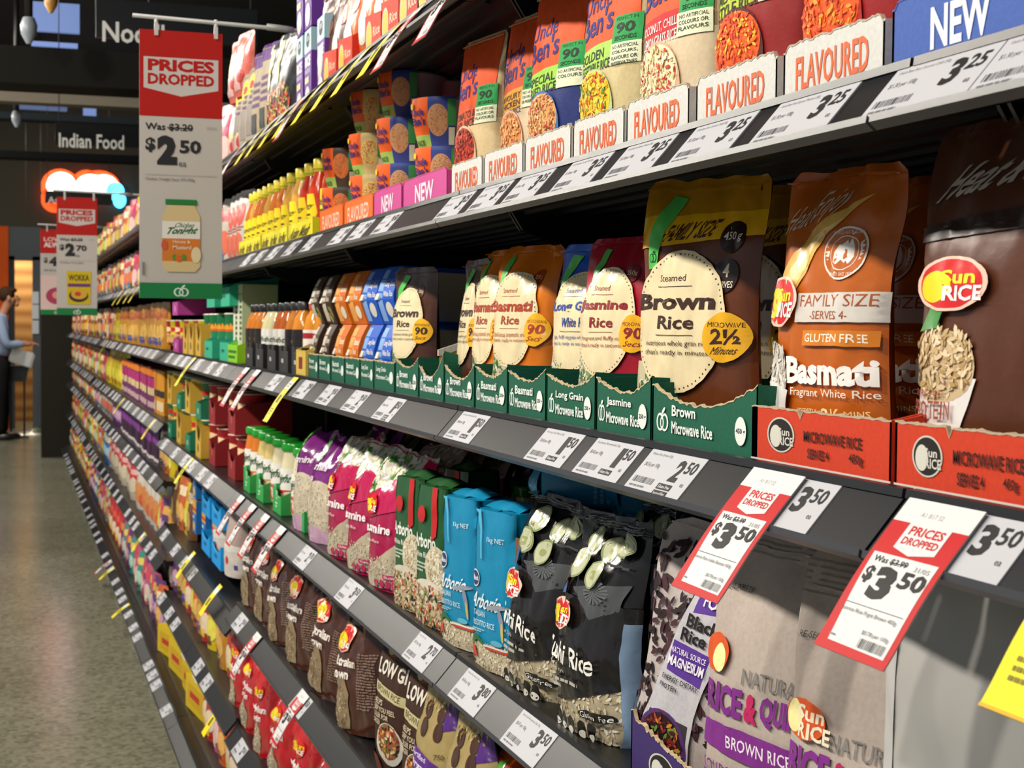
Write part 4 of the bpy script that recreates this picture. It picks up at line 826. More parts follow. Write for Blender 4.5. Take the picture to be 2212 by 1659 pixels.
def redcup(c1, c2, top='d8b0a0'):
    return lathe_thing('soup_cup', [('cup', [(.032, 0), (.034, .002), (.044, .098), (.046, .1)], 'b02028' if c1 == 'b02028' else c1, 'print'), ('lid', [(.046, .1), (.047, .103), (.043, .104)], top, 'gloss')],
        (.041, .012, .085, c1, [R(0, 0, 1, .4, c2), E(.5, .28, .3, .26, 'd8b070'), E(.5, .75, .3, .14, 'c01e1e' if c1 != 'b02028' else 'f0d0a0'), G(.5, .25, .25, .2, ['e8c060', '6a8a2a', 'c8502a'], 24, .1)]))
RCU = redcup('b02028', 'c86a3a'); GCU = redcup('d8c81e', '1f7a4a', 'd8d4c0'); PCU = redcup('2a7a4a', 'd0a030', 'd8d0b8')
rtr = tray('cardboard_tray', .15, .075, .16, '8e1d22', [E(.5, .5, .08, .15, 'b05a50')], dip(1, .6, .9, .45), seed=81, torn=.0005, inner='7a1a1e', edgecol='a8484a', wall=1.35)
for k, (px0, tier) in enumerate(((500, 0), (458, 0), (500, 1), (458, 1))):
    dz = .128 * tier
    place(rtr, px0, zC, f'dark red cardboard tray of soup cups, {"upper" if tier else "lower"} tier, {"nearer" if px0 == 500 else "farther"} one', 'tray', X=.59, dz=dz)
    for j in (0, 1): place(RCU, px0 + (10 if j else -8), zC, f'red soup cup in the {"upper" if tier else "lower"} {"nearer" if px0 == 500 else "farther"} red tray, {"right" if j else "left"} of two', 'cup', X=.60, dz=dz + .012, a=0)
ktr = tray('cardboard_tray', .15, .07, .16, 'c9a23a', [E(.5, .45, .12, .2, '4a4a30')], dip(1.6, .7, 1.6, .5), seed=82, torn=.0003, inner='b08d50', edgecol='c9a860', wall=1.4)
ttr = tray('cardboard_tray', .15, .05, .16, '1f7a5a', [E(.5, .5, .1, .2, 'a8d0b8')], seed=83, torn=.0003, inner='1f7a5a', edgecol='2f8a6a')
for k, px in enumerate((428, 405, 386, 366)):
    for tier in (0, 1):
        place((ktr, ttr)[(k + tier) % 2], px, zC, f'{["mustard yellow", "teal green"][(k + tier) % 2]} tray of pasta cups, {["lower", "upper"][tier]} tier, {["next to the red trays", "second from the red trays", "third from the red trays", "farthest from the red trays"][k]}', 'tray', X=.577, dz=.128 * tier)
        for j in (0, 1): place((GCU, PCU)[(k + j) % 2], px + (6 if j else -5), zC, f'pasta cup in the {["lower", "upper"][tier]} tier, {["first", "second", "third", "fourth"][k]} stack left of the red trays, {["left", "right"][j]} of two', 'cup', X=.605, dz=.128 * tier + .01)
# ================================================================== the two lower shelves nearest the camera
zD, zE, zF = NEAR['D'], NEAR['E'], NEAR['F']
BR = '4a281a'
def brownbag(seed): return ricebag('rice_bag', BR, [R(0, .8, 1, 1, '6a5a48'), G(.5, .9, .45, .1, ['8a6a32', '6a4a22', 'a8843e', '5a4a20'], 90, .12, True), PL([(.02, .05), (.25, .02), (.5, .04), (.52, .30), (.36, .46), (.2, .34), (.05, .2)], '8f7a5c'), G(.28, .2, .2, .16, ['a08a68', '7f6a4c', 'b8a280'], 120, .05), PT('lettering', T('Australian', .04, .50, .62, .57, 'e8e0d6', .03), T('Brown', .08, .41, .5, .48, 'e8e0d6', .03)),
    PT('logo', E(.28, .70, .2, .10, 'e8a890'), E(.28, .70, .175, .088, 'cc1f1c'), E(.23, .69, .12, .062, 'f2d81c'), T('Rice', .25, .63, .45, .69, 'f0ece6', .03)), LN(.68, .2, .95, .62, 20, '8a7060')], seed=seed, h=.238, w=.18, wr=.006, flare=.05, pinch=.08)
BB = [brownbag(31), brownbag(33), brownbag(35)]
for i, (px, X) in enumerate((((752, 850), .577), ((690, 775), .577), ((640, 712), .577), ((604, 662), .577), ((572, 622), .577), ((545, 588), .577))):
    place(BB[i % 3], px, zD, f'glossy brown rice bag below the middle shelf, {ORD[i]} of six in front', 'bag', X=X, a=16 - i, lean=(-5, 6, 1)[i % 3])
for i, (px, X) in enumerate(((800, .68), (740, .69), (690, .68), (650, .70))):
    place(BB[(i + 1) % 3], px, zD, 'glossy brown rice bags in the second row behind the front bags', 'bag', X=X, a=8, dz=.02, group='brown rice bags in the second row')
def lowgi(seed): return pouch('rice_pouch', .13, .235, .055, '3c2519', [R(0, .84, 1, 1, '2e1c13'), PT('logo', E(.42, .86, .15, .055, 'a84418'), E(.36, .86, .09, .045, 'c8b87a'), T('RICE', .4, .83, .6, .86, 'd8ccb0', .02)), PT('lettering', T('LOW GI', .12, .67, .88, .775, 'ded6c8', .03, -.05)), PT('banner', PL([(.08, .63), (.9, .57), (.9, .50), (.08, .56)], 'c2b98a')),
    PT('lettering', T('BROWN RICE', .18, .545, .82, .59, '4a3a24', .01, -.12), T('HELPS', .1, .47, .42, .51, 'd8c8a8', .01), T('KEEP YOU FEEL', .1, .425, .75, .46, 'd8c8a8', .01), T('FULLER FOR', .1, .38, .6, .415, 'd8c8a8', .01), T('LONGER', .1, .335, .4, .37, 'd8c8a8', .01), T('DOONGARA', .5, .80, .92, .83, '8a6a50')),
    PT('bowl_picture', E(.6, .22, .3, .15, 'cfc8bc'), E(.6, .24, .25, .125, '8a5a3a'), G(.6, .24, .24, .12, ['c84a2a', '2a1a14', 'e0c898', '5a8a2a', 'd88a3a', '7a2a3a'], 90, .09)), PL([(0, 0), (.4, 0), (.3, .1), (0, .12)], '6a3524')], seed=seed, corner=.006, fin='card', wr=.0012, pinch=.03, bend=.01)
lg = lowgi(41)
place(lg, (866, 985), zD, 'dark brown LOW GI rice pouch with bowl picture, nearer of two', 'pouch', X=.58, a=14)
place(lg, (815, 906), zD, 'dark brown LOW GI rice pouch with bowl picture, farther one beside the brown bags', 'pouch', X=.58, a=14)
def organic(seed): return pouch('rice_pouch', .14, .2, .06, 'a8935e', [PL([(.7, .7), (1, .75), (1, 1), (.8, 1)], '4f2478'), *[E(.3 + .35 * (i % 2), .82 - .13 * (i // 2), .09, .075, '4a2c1e', .5 - (i % 2)) for i in range(4)], G(.5, .9, .4, .08, ['c2ad78', '8a7648'], 40, .06, True),
    PT('banner', PL([(.02, .56), (.75, .46), (.75, .30), (.02, .40)], '5b2a8c')), PT('lettering', T('Certified', .1, .46, .5, .50, 'e6dcee', .01, -.12), T('Organic', .06, .355, .7, .435, 'e6dcee', .02, -.12), T('750 g', .66, .50, .92, .55, '3a2a20', .0, .2)), E(.16, .24, .13, .09, 'd0dcc8'), PL([(.1, .0), (.6, .0), (.8, .2), (.5, .28)], '5a3420')], seed=seed, corner=.01, fin='film', wr=.002, pinch=.06, shoulder=.35)
og = organic(44)
place(og, (955, 1090), zD, 'tan organic rice pouch with purple banner, nearer of two', 'pouch', X=.58, a=14)
place(og, (893, 1010), zD, 'tan organic rice pouch with purple banner beside the LOW GI pouches', 'pouch', X=.58, a=14)
ob_ = ricebag('rice_bag', 'c24a12', [PL([(.1, .7), (.4, .66), (.3, .9), (.1, .86)], '4f9a3a'), PL([(0, .4), (.5, .5), (1, .4), (1, .1), (0, .1)], 'b03c0e'), E(.5, .3, .3, .15, 'd8a050')], seed=47, h=.17)
place(ob_, (1040, 1190), zD, 'crumpled orange bag with green mark at the bottom edge beside the organic pouches', 'bag', X=.595, a=14)
def redbag(seed): return ricebag('rice_bag', 'b3121a', [PL([(.1, .75), (.8, .7), (.8, .9), (.2, .96)], 'c8282a'), PL([(.02, .04), (.4, .02), (.5, .22), (.3, .36), (.06, .25)], 'a8977c'), G(.24, .17, .17, .12, CRE, 80, .05), PT('lettering', T('Medium', .1, .46, .65, .53, 'f0e0dc', .03), T('Grain', .12, .37, .5, .44, 'f0e0dc', .03)), PT('logo', E(.3, .66, .18, .09, 'd8281c'), E(.25, .66, .11, .06, 'f2d81c'), T('Sun', .26, .66, .45, .71, 'f2d81c', .03), T('RICE', .26, .61, .46, .655, 'f4f0ea', .03))], seed=seed, h=.235, w=.175, wr=.006, flare=.05, pinch=.08)
RB = [redbag(51), redbag(53)]
for i, (px, X) in enumerate((((690, 790), .577), ((640, 730), .577), ((600, 670), .577), ((565, 632), .577), ((538, 592), .577), ((515, 560), .577))):
    place(RB[i % 2], px, zE, f'shiny red rice bag on the second lowest shelf, {ORD[i]} of six in front', 'bag', X=X, a=18 - i, lean=(-4, 3, 0)[i % 3])
for i, (px, X) in enumerate(((720, .68), (650, .69), (600, .68))):
    place(RB[(i + 1) % 2], px, zE, 'shiny red rice bags in the second row behind the front red bags', 'bag', X=X, a=8, dz=.015, group='red rice bags in the second row')
# white tubs, blue noodle trays
tub = pouch('flour_bag', .15, .235, .08, 'a8968e', [R(0, 0, 1, .36, 'c8c0b8'), E(.5, .36, .5, .05, 'd4d0c8'), E(.5, .2, .1, .05, 'b8282a'), R(.8, .1, .9, .16, '4a3a8a'), PT('side_gusset', R(0, .3, .14, .98, 'c0b4ac'))], seed=61, corner=.004, fin='card', base=.95, wr=.0015)
place(tub, (490, 548), zD, 'pale pinkish bag with white lower part beside the brown rice bags, nearer of two', 'bag', X=.595, a=10)
place(tub, (470, 515), zD, 'pale pinkish bag with white lower part, farther one beside the blue trays', 'bag', X=.60, a=10)
nbx = carton('noodle_carton', .1, .115, .12, '1c6fb8', [R(0, .6, 1, 1, 'd8a030'), R(0, .68, 1, .76, 'c02a1c'), E(.4, .2, .3, .15, 'd0b070'), PT('lettering', LN(.1, .4, .8, .55, 1, 'e8f0f4'))], top='c8862a')
btr = tray('cardboard_tray', .22, .06, .16, '1496e0', [R(.3, .4, .6, .6, '0c5a94')], dip(1, .75, 1.2, .5), seed=84, torn=.0003, inner='1280c0', edgecol='3aa8e8', wall=1.1)
for k, px in enumerate((463, 440, 420)):
    for tier in (0, 1):
        if k < 2: place(btr, px + 4, zD, f'sky blue cardboard tray, {["lower", "upper"][tier]} tier, {["nearer", "farther"][k]} of two stacks left of the pale bags', 'tray', X=.588, dz=.122 * tier)
        place(nbx, px, zD, f'blue and orange noodle carton, {["lower", "upper"][tier]} tier, {["nearest", "middle", "farthest"][k]} of three behind the sky blue trays', 'carton', X=.605, dz=.122 * tier + .004)
# ================================================================== top shelf
zS = NEAR['S7']
rb = carton('rice_carton', .075, .172, .10, '6a3a9a', [R(0, .72, 1, 1, 'b8dce6'), R(0, .74, .5, .8, 'd8eef2'), PT('brand', E(.5, .87, .26, .09, '16161c'), T('LOVE', .34, .86, .66, .92, 'f0f0f0', .02)), PT('lettering', T('RICE', .1, .54, .9, .68, 'f0eef6', .05), T('INFUSIONS', .1, .46, .85, .52, 'e0d8ea', .01)), R(.12, .34, .7, .42, 'e2d2a0'), E(.5, .16, .36, .14, 'e0d8d0')], side=[R(0, .72, 1, 1, 'a8ccd6')], top='8a5ab8')
for k, (px, dz) in enumerate(((665, 0), (647, 0), (665, .176), (647, .176))):
    place(rb, px, zS, f'purple RICE carton on the top shelf, {"upper" if dz else "lower"} layer, {"nearer" if px == 665 else "farther"}', 'carton', X=.60, dz=dz)
place(rb, 693, zS, 'light blue and purple RICE carton standing right of the stacked purple cartons', 'carton', X=.60, dz=.0)
bowl = carton('rice_carton', .11, .2, .10, '57308a', [R(0, 0, 1, .28, '8fc4da'), E(.55, .72, .36, .22, 'd8d2bc'), E(.55, .74, .3, .17, 'b8ab80'), G(.55, .74, .28, .16, ['d8cfa8', '8a9a5a', 'c2b488'], 60, .08), PT('lettering', T('EACH SHOT', .25, .40, .8, .46, 'e8e0f0', .01), T('SERVES 2', .35, .33, .7, .38, 'e8e0f0'))])
place(bowl, 722, zS, 'purple carton with round bowl picture above the light blue band', 'carton', X=.625, dz=.06)
rts = tray('cardboard_tray', .13, .085, .16, 'd63416', [E(.25, .5, .18, .34, 'e8b8a0'), E(.25, .5, .15, .29, 'e0b020'), T('Rice', .5, .45, .9, .65, 'f0c0a0', .02)], lambda u: 1 - .15 * u, seed=90, torn=.0003, inner='a8584a', edgecol='d65a3a', wall=1.2)
bpo = pouch('rice_pouch', .12, .2, .05, '5a3428', [E(.35, .3, .22, .16, 'd8ccc0'), PL([(.1, .1), (.5, .05), (.4, .3), (.15, .35)], 'e0d8d0'), E(.65, .62, .2, .1, '8a4a2a'), LN(.3, .7, .8, .85, 2, 'c8b8a8')], seed=91)
opo = pouch('rice_pouch', .12, .2, .05, 'd0641c', [E(.4, .3, .25, .16, 'e0d8cc'), E(.6, .62, .2, .1, 'c81e1c'), PL([(0, .7), (1, .85), (1, .9), (0, .8)], 'e8b45a')], seed=92)
for k, (px, c) in enumerate(((712, 0), (745, 0), (772, 1), (806, 1), (842, 1), (882, 0), (925, 1), (975, 0), (1030, 1))):
    if k != 2: place(rts, px, zS, f'bright red tray on the top shelf, {["farthest", "second farthest", "", "third farthest", "fourth farthest", "fifth farthest", "sixth farthest", "seventh farthest", "eighth farthest"][k]} one', 'tray', X=.59)
    place((bpo, opo)[c], px + 6, zS, f'{["brown", "orange"][c]} rice pouch in the red trays of the top shelf, {["first", "second", "third", "fourth", "fifth", "sixth", "seventh", "eighth", "ninth"][k]} from the purple cartons', 'pouch', X=.60, dz=.02, a=8)
    if k < 3: place((bpo, opo)[0], px + 10, zS, f'brown rice pouch stacked above the red tray, {["first", "second", "third"][k]} from the purple cartons', 'pouch', X=.63, dz=.15, a=8)
dkp = pouch('meal_pouch', .13, .23, .05, '1e2024', [E(.5, .3, .35, .2, '3a2a1c'), G(.5, .3, .33, .19, ['d86a4a', '6a8a2a', 'e8b890', 'c83a2a', 'e0a030'], 80, .12), PL([(.1, .5), (.3, .5), (.26, .95), (.1, .9)], 'e8cf1c')], seed=93)
bgp = pouch('meal_pouch', .14, .23, .05, 'a5957c', [E(.3, .8, .2, .12, 'e8d81e'), E(.3, .8, .12, .05, 'd02a1c'), R(.25, .2, .6, .55, '8a8078'), LN(.3, .55, .9, .75, 3, '6a4a78')], seed=94, fin='card', corner=.02)
bgq = pouch('meal_pouch', .14, .25, .05, 'a5957c', [R(0, .84, 1, 1, '5a2a78'), LN(.2, .4, .8, .7, 4, '6a4a78'), R(.2, .15, .5, .35, '3a3a38')], seed=95, fin='card', corner=.02)
pkt = pouch('meal_pouch', .13, .18, .05, 'c85a4a', [E(.4, .6, .3, .2, 'e0c060'), R(.1, .1, .6, .4, 'd8a8a0'), E(.6, .3, .2, .1, 'b02a22')], seed=96)
for k, (px, q) in enumerate(((627, dkp), (607, dkp), (590, bgq), (572, bgq), (558, bgp), (544, bgp), (530, bgp))):
    place(q, px, zS, ['black meal pouch with food picture beside the purple cartons', 'black meal pouch with yellow flash, farther of two', 'beige pouch with purple top next to the black pouches', 'beige pouch with purple top, farther of two', 'beige pouch with yellow patch, nearest of three', 'beige pouch with yellow patch, middle of three', 'beige pouch with yellow patch, farthest of three'][k], 'pouch', X=.60, a=14)
for k, (px, dz) in enumerate(((514, 0), (500, 0), (514, .18), (500, .18))):
    place(pkt, px, zS, f'pinkish red packet right of the big price banner, {"upper" if dz else "lower"}, {"nearer" if px == 514 else "farther"}', 'packet', X=.60, dz=dz, a=12)
wpk = pouch('meal_pouch', .13, .2, .05, 'c8bcb2', [E(.4, .66, .25, .16, 'd8584a'), E(.4, .25, .25, .16, 'd8684a'), LN(.2, .42, .7, .5, 2, 'b8483a')], seed=97)
for k, px in enumerate((517, 507, 498)): place(wpk, px, zA, f'white and coral red packet on the cup shelf left of the sauce bottles, {["nearest", "middle", "farthest"][k]}', 'packet', X=.60, a=12)
# ================================================================== third highest shelf, bottles and beyond
BT = []
for c, l1, l2, cap in (('c8741c', '2a2420', 'd8701e', '1a1a1a'), ('d8cfa0', 'e2e0d8', '343a44', '1c2420'), ('b85a1a', 'e2e0d8', 'c8321c', '1c2420'), ('d8862a', '241f22', 'a85ab0', '2a2a2c'), ('d88a22', 'e4ded8', 'd8ccc0', 'c84a42')):
    BT.append(lathe_thing('marinade_bottle', [('bottle', [(.028, 0), (.03, .004), (.03, .096), (.024, .12), (.0155, .134), (.015, .14)], c, 'gloss'), ('cap', [(.017, .138), (.0175, .141), (.0175, .155), (.016, .157)], cap, 'plastic')],
        (.03, .008, .094, l1, [R(0, 0, 1, .5, l2), R(.1, .78, .9, .92, 'a8202a' if l1 == 'e4ded8' else l1), PT('lettering', T('light', .25, .58, .75, .78, '2f4a34', .01, 0, .2) if l1[0] == 'e' and cap == '1c2420' else LN(.25, .6, .75, .76, 1, 'c89a4a')), LN(.3, .2, .7, .42, 3, 'e0d8cc' if l2[0] != 'd' else '7a2a2a')])))
for k, (px, q) in enumerate(((676, 4), (655, 4), (631, 3), (616, 3), (602, 2), (590, 2), (576, 1), (565, 1), (550, 0), (540, 0), (531, 0))):
    place(BT[q], px, zB, f'{["amber", "cream", "red-brown", "orange with purple label", "orange with white label"][q]} marinade bottle left of the twin packs, {["nearest of its kind", "next one along"][k % 2] if k < 8 else ["nearest amber", "middle amber", "farthest amber"][k - 8]}', 'bottle', X=.60, dz=.004)
for k, (px, c) in enumerate(((640, '2b2a2c'), (612, '2b2a2c'), (586, '2b2a2c'), (560, '2b2a2c'), (538, '2b2a2c'))):
    place(tray('cardboard_tray', .125, .06, .12, c, [LN(.3, .3, .7, .6, 1, 'c8c4bc')], lambda u: 1 if (u * 2) % 1 < .5 else .8, seed=100 + k, torn=.0003, inner='3a3836', edgecol='4a4846', wall=1), px, zB, f'charcoal tray below the marinade bottles, {ORD[k]} of five', 'tray', X=.582)
place(tray('cardboard_tray', .12, .055, .12, 'd8b850', [R(.3, .3, .65, .75, '8a2a2a')], seed=106, torn=.0003, inner='b89a50', edgecol='d8b850'), (638, 662), zB, 'pale yellow tray with dark red square below the orange bottles', 'tray', X=.575)
gwb = carton('soup_carton', .09, .2, .1, 'b9c49a', [R(0, 0, .4, 1, 'dcdcc8'), LN(.5, .2, .9, .8, 8, '3a3a34'), R(.0, .85, 1, .88, '8ab84a')])
place(gwb, 518, zB, 'pale green tall carton next to the amber bottles', 'carton', X=.61, dz=.02); place(gwb, 509, zB, 'pale green tall carton behind the lime tray', 'carton', X=.61, dz=.02)
lim = tray('cardboard_tray', .2, .05, .14, '7fc41c', [LN(.1, .2, .9, .8, 2, '3a6a10')], seed=108, torn=.0003, inner='7fc41c', edgecol='9ad43a')
place(lim, 502, zB, 'lime green tray below the pale green cartons', 'tray', X=.58)
mct = tray('cardboard_tray', .2, .055, .14, '2aa884', [LN(.2, .4, .8, .7, 1, '166a50')], seed=109, torn=.0003, inner='2aa884', edgecol='2aa884')
MCU = lathe_thing('meal_cup', [('cup', [(.04, 0), (.042, .003), (.05, .115), (.052, .118)], '1f7a4c', 'print'), ('lid', [(.052, .118), (.052, .121), (.046, .122)], 'd8c8b8', 'gloss')], (.0465, .004, .112, '1f7a4c', [R(0, .62, 1, .92, 'e8961e'), R(0, .58, 1, .64, 'd85a1c'), LN(.1, .34, .9, .48, 1, 'd8e8d8'), E(.3, .08, .16, .1, 'd8b03a'), E(.7, .08, .16, .1, 'd8783a')]))
for k, px in enumerate((484, 467, 452, 439)):
    place(MCU, px, zB, f'green meal cup with orange band, {ORD[k]} of four' , 'cup', X=.605, dz=.02)
for k, (px, dz) in enumerate(((484, 0), (450, 0), (486, .16), (455, .16))): place(mct, px, zB, f'mint green tray {["below", "on top of"][dz > 0]} the green meal cups, {["nearer", "farther"][k % 2]}', 'tray', X=.585, dz=dz)
mgt = tray('cardboard_tray', .2, .05, .14, 'a83a8c', [E(.5, .5, .08, .25, 'd8a8c8')], seed=110, torn=.0003, inner='a83a8c', edgecol='a83a8c')
for k, (px, dz) in enumerate(((380, 0), (378, .14))): place(mgt, px, zB, f'magenta tray left of the yellow tray, {["lower", "upper"][k]}', 'tray', X=.585, dz=dz)
for k, px in enumerate((428, 412, 400)): place(ktr, px, zB, f'mustard yellow tray beside the mint green trays, {["nearest", "middle", "farthest"][k]}', 'tray', X=.585)
for k, px in enumerate((426, 416, 406, 396, 386, 376, 366, 358)): place((GCU, RCU)[k % 2], px, zB, f'small yellow and red pasta cup in the mustard and magenta trays, {ORD[k]} of eight', 'cup', X=.60, dz=.018)
# ================================================================== price tickets on the rails
TAU = math.atan2(.032, .037)
def ticket(price, cents, name, unit, gf=0, w=.118, h=.047):
    its = [R(0, 0, 1, 1, 'babac0'), T(name, .06, .84, .06 + min(.5, .017 * len(name)), .92, '55555a'), T(unit, .06, .56, .34, .68, '3c3c40'), BC(.06, .2, .44, .34, '2a2a2c'), LN(.06, .08, .44, .16, 1, '6a6a6e'),
           T(price, .62 if price != '1' else .66, .36, .765, .86, '18181a', .04), T(cents, .78, .58, .95, .86, '18181a', .02), T('ea', .88, .3, .93, .37, '4a4a4c')]
    for i in range(gf): its += [R(.54, .16 - .16 * i, .78, .29 - .16 * i, '1c1c1e'), T(['Gluten Free', 'Source of Fibre'][i], .56, .19 - .16 * i, .76, .26 - .16 * i, 'e8e8ea')]
    b = MB(); b.box((-w / 2, .0002, 0), (w / 2, .0008, h), M('babac0', 'paper')); mb = {'body': b}
    art(its, lambda u, v, l: ((u - .5) * w, -l * .5, v * h), w, h, mb, edge=0, fin='paper')
    o = mb['body'].build('price_ticket'); return o
def on_rail(kind, px, lv, label, cat='ticket', group=None, up=.0006, bay=None, base=False, Y=None):
    z = NEAR[lv] if bay is None else levels(bay)[lv]
    Xo, zo = (XF, z - .037) if not base else (.475 - .0, z - .045)
    Y = Y or Yof(px, Xo, zo)
    tau = TAU if not base else math.atan2(.07, .045)
    return put(kind, (Xo - up * .75, Y, zz(zo) + up * .65), (-tau, 0, -PI / 2), label, cat, group)
T325 = [ticket('3', '25', n, '$1.30 per 100g') for n in ('Uncle Bens Rice Express Mexican 250g', 'Uncle Bens Rice Coconut Chilli 250g')]
for i, px in enumerate((2220, 1960, 1690, 1499, 1345, 1222, 1110, 1029, 955)):
    on_rail(T325[i % 2], px, 'A', f'white 3.25 ticket {["at the right edge", "below the blue NEW tray", "below the nearest FLAVOURED tray", "below the second FLAVOURED tray from the right", "below the third FLAVOURED tray from the right", "below the fourth FLAVOURED tray from the right", "below the fifth FLAVOURED tray from the right", "second to last on the left", "farthest left of the row"][i]}')
tsm = ticket('2', '50', 'Microwave Rice 250g', '$0.60 per 100g')
for i, px in enumerate((812, 757, 715, 652, 612, 575, 545, 520)): on_rail(tsm, px, 'A', f'small pale ticket below the {["pink trays", "nearer orange tray", "farther orange tray", "nearest yellow tray", "middle yellow tray", "farthest yellow tray", "leftmost yellow tray end", "white packets"][i]}')
for px, p, c, n, u, g, lab in ((1401, '2', '50', 'M/wave Rice Brown 450g', '$0.56 per 100g', 2, 'white 2.50 ticket below the wide green Brown rice tray'), (1278, '1', '50', 'Rice Jasmine Microwaveable 250g', '$0.60 per 100g', 1, 'white 1.50 ticket below the Jasmine tray'),
        (1166, '1', '50', 'Rice Long Grain M/wave 250g', '$0.60 per 100g', 1, 'white 1.50 ticket below the Long Grain tray'), (982, '1', '50', 'Rice Basmati Microwaveable 250g', '$0.60 per 100g', 1, 'white 1.50 ticket at the joint of the rail below the Basmati trays'),
        (818, '1', '50', 'Brown Rice 250g', '$0.60 per 100g', 2, 'white ticket below the brown 90 Secs pouch tray'), (748, '2', '50', 'Rice Cups', '$1.00 per 100g', 1, 'white ticket below the orange twin packs'), (690, '2', '50', 'Rice Cups', '$1.00 per 100g', 1, 'white ticket below the brown twin packs'), (640, '3', '50', 'Stir fry', '$1.20', 0, 'white ticket right of the yellow hanging strip on the middle rail'),
        (578, '3', '50', 'Stir fry', '$1.20', 0, 'white ticket left of the yellow hanging strip below the bottles')):
    on_rail(ticket(p, c, n, u, g), px, 'B', lab)
for px, p, c, n, u, lab in ((1113, '3', '50', 'Sunrice Sushi Rice Japanese Style 750g', '$0.47 per 100g', 'white 3.50 ticket below the black sushi rice bags'), (993, '3', '80', 'Riviana Rice Arborio 1kg', '$0.38 per 100g', 'white 3.80 ticket below the blue arborio blocks'),
        (888, '2', '70', 'Rice Arborio 1kg', '$0.27 per 100g', 'white 2.70 ticket below the green arborio blocks'), (735, '3', '50', 'Jasmine Rice 1kg', '$0.35 per 100g', 'white 3.50 ticket below the magenta pink bags'), (642, '2', '70', 'Jasmine Rice', '$0.27 per 100g', 'white 2.70 ticket below the purple bags')):
    on_rail(ticket(p, c, n, u, 0 if p != '2' else 0), px, 'C', lab)
tb = ticket('2', '50', 'Rice', '$0.50 per 100g')
for i, (lv, px) in enumerate((('D', 505), ('D', 633), ('E', 505), ('E', 420), ('E', 395), ('C', 443), ('C', 425))):
    on_rail(tb, px, lv, f'white ticket on the {WORD[lv]} rail, {["below the pale bags", "below the brown bags", "nearest on that rail", "second nearest on that rail", "third nearest on that rail", "below the red soup trays", "left of the one below the red soup trays"][i]}')
for i, px in enumerate((430, 347, 326, 318, 310)): on_rail(tb, px, 'F', f'white ticket on the lowest rail, {ORD[i]} of five near ones', base=True)
# ---- hanging promotion strips
def hang_tag(w, L, items, col='d6d6d6', bendout=.02, bcol=None, seed=1):
    def S(u, v, l):
        q = (1 - v); y = -bendout * sm(q) ** 2 * 1.0 * q
        return ((u - .5) * w, y - l * .6, .046 - q * L)
    b = MB(); b.grid(lambda u, v: S(u, v, 0), 2, 14, M(col, 'paper')); b.grid(lambda u, v: tuple(Vector(S(u, v, 0)) + Vector((0, .0006, 0))), 2, 14, M(col, 'paper'), flip=True)
    mb = {'body': b}; art(items, S, w, L, mb, edge=.012, fin='paper'); return mb['body'].build('promotion_strip')
RED = 'bb0006'
def drop(price, cents, was, line):
    return [R(0, 0, 1, .84, RED), R(0, .84, 1, 1, 'd6d6d6'), T('A1 B17 S2', .3, .89, .6, .92, '8a8a8e'), PL([(.14, .055), (.93, .05), (.93, .62), (.06, .62)], 'd6d6d6'), PL([(.25, .86), (.80, .84), (.80, .67), (.5, .635), (.25, .67)], 'd6d6d6'), T('PRICES', .31, .765, .76, .825, RED, .03), T('DROPPED', .30, .70, .77, .75, RED, .03),
            T('Was ' + was, .12, .555, .58, .60, '1c1c1e', .015), R(.34, .572, .58, .578, '1c1c1e'), T('31/05', .68, .555, .88, .585, '9a9a9e'), T('$', .12, .42, .24, .53, '141416', .04), T(price, .28, .34, .56, .545, '141416', .06), T(cents, .60, .44, .92, .545, '141416', .03), R(.1, .29, .9, .293, '6a6a6e'), T(line, .1, .235, .86, .265, '4a4a4e'), T('$0.78 per 100g', .52, .135, .88, .165, '4a4a4e'), BC(.55, .065, .9, .12, '2a2a2c'), LN(.14, .08, .24, .1, 1, '7a7a7e')]
t350 = ticket('3', '50', 'Sunrice Rice 450g', '$0.78')
tg = hang_tag(.083, .115, drop('3', '50', '$3.99', 'Sunrice Rice Indian Basmati 450g'), bendout=-.006)
on_rail(tg, 1617, 'B', 'red bordered PRICES DROPPED 3.50 strip hanging below the orange Basmati pouches, left one', 'price strip', up=.004, Y=1.052)
on_rail(t350, 1668, 'B', 'white 3.50 ticket behind the left red PRICES DROPPED strip', Y=1.022)
tg2 = hang_tag(.083, .115, drop('3', '50', '$3.99', 'Sunrice Rice Frgnt Brown 450g'), bendout=-.008)
on_rail(tg2, 1935, 'B', 'red bordered PRICES DROPPED 3.50 strip at the right, larger in view', 'price strip', up=.004, Y=.83)
on_rail(t350, 2035, 'B', 'white 3.50 ticket behind the right red PRICES DROPPED strip', Y=.80)
YW = 'f0dc0a'
yel = hang_tag(.055, .112, [R(0, .72, 1, .9, 'e8e6d0'), LN(.2, .75, .8, .86, 2, '4a4a30'), R(.3, .4, .7, .58, '4a4410'), LN(.2, .15, .8, .3, 3, '7a7218'), R(0, 0, 1, .02, 'd8a81c')], YW, bendout=-.01)
on_rail(yel, 2300, 'B', 'bright yellow strip hanging at the right picture edge', 'price strip', up=.004, Y=.672)
on_rail(yel, 612, 'B', 'yellow promotion strip hanging from the rail below the marinade bottles', 'price strip', up=.004)
on_rail(yel, 404, 'B', 'yellow promotion strip hanging from the rail below the mustard tray', 'price strip', up=.004)
on_rail(yel, 226, 'B', 'thin yellow strip hanging far along the rail of gold pouches', 'price strip', up=.004)
rsm = hang_tag(.07, .115, drop('3', '50', '$4.50', 'Soup')[:], bendout=-.012)
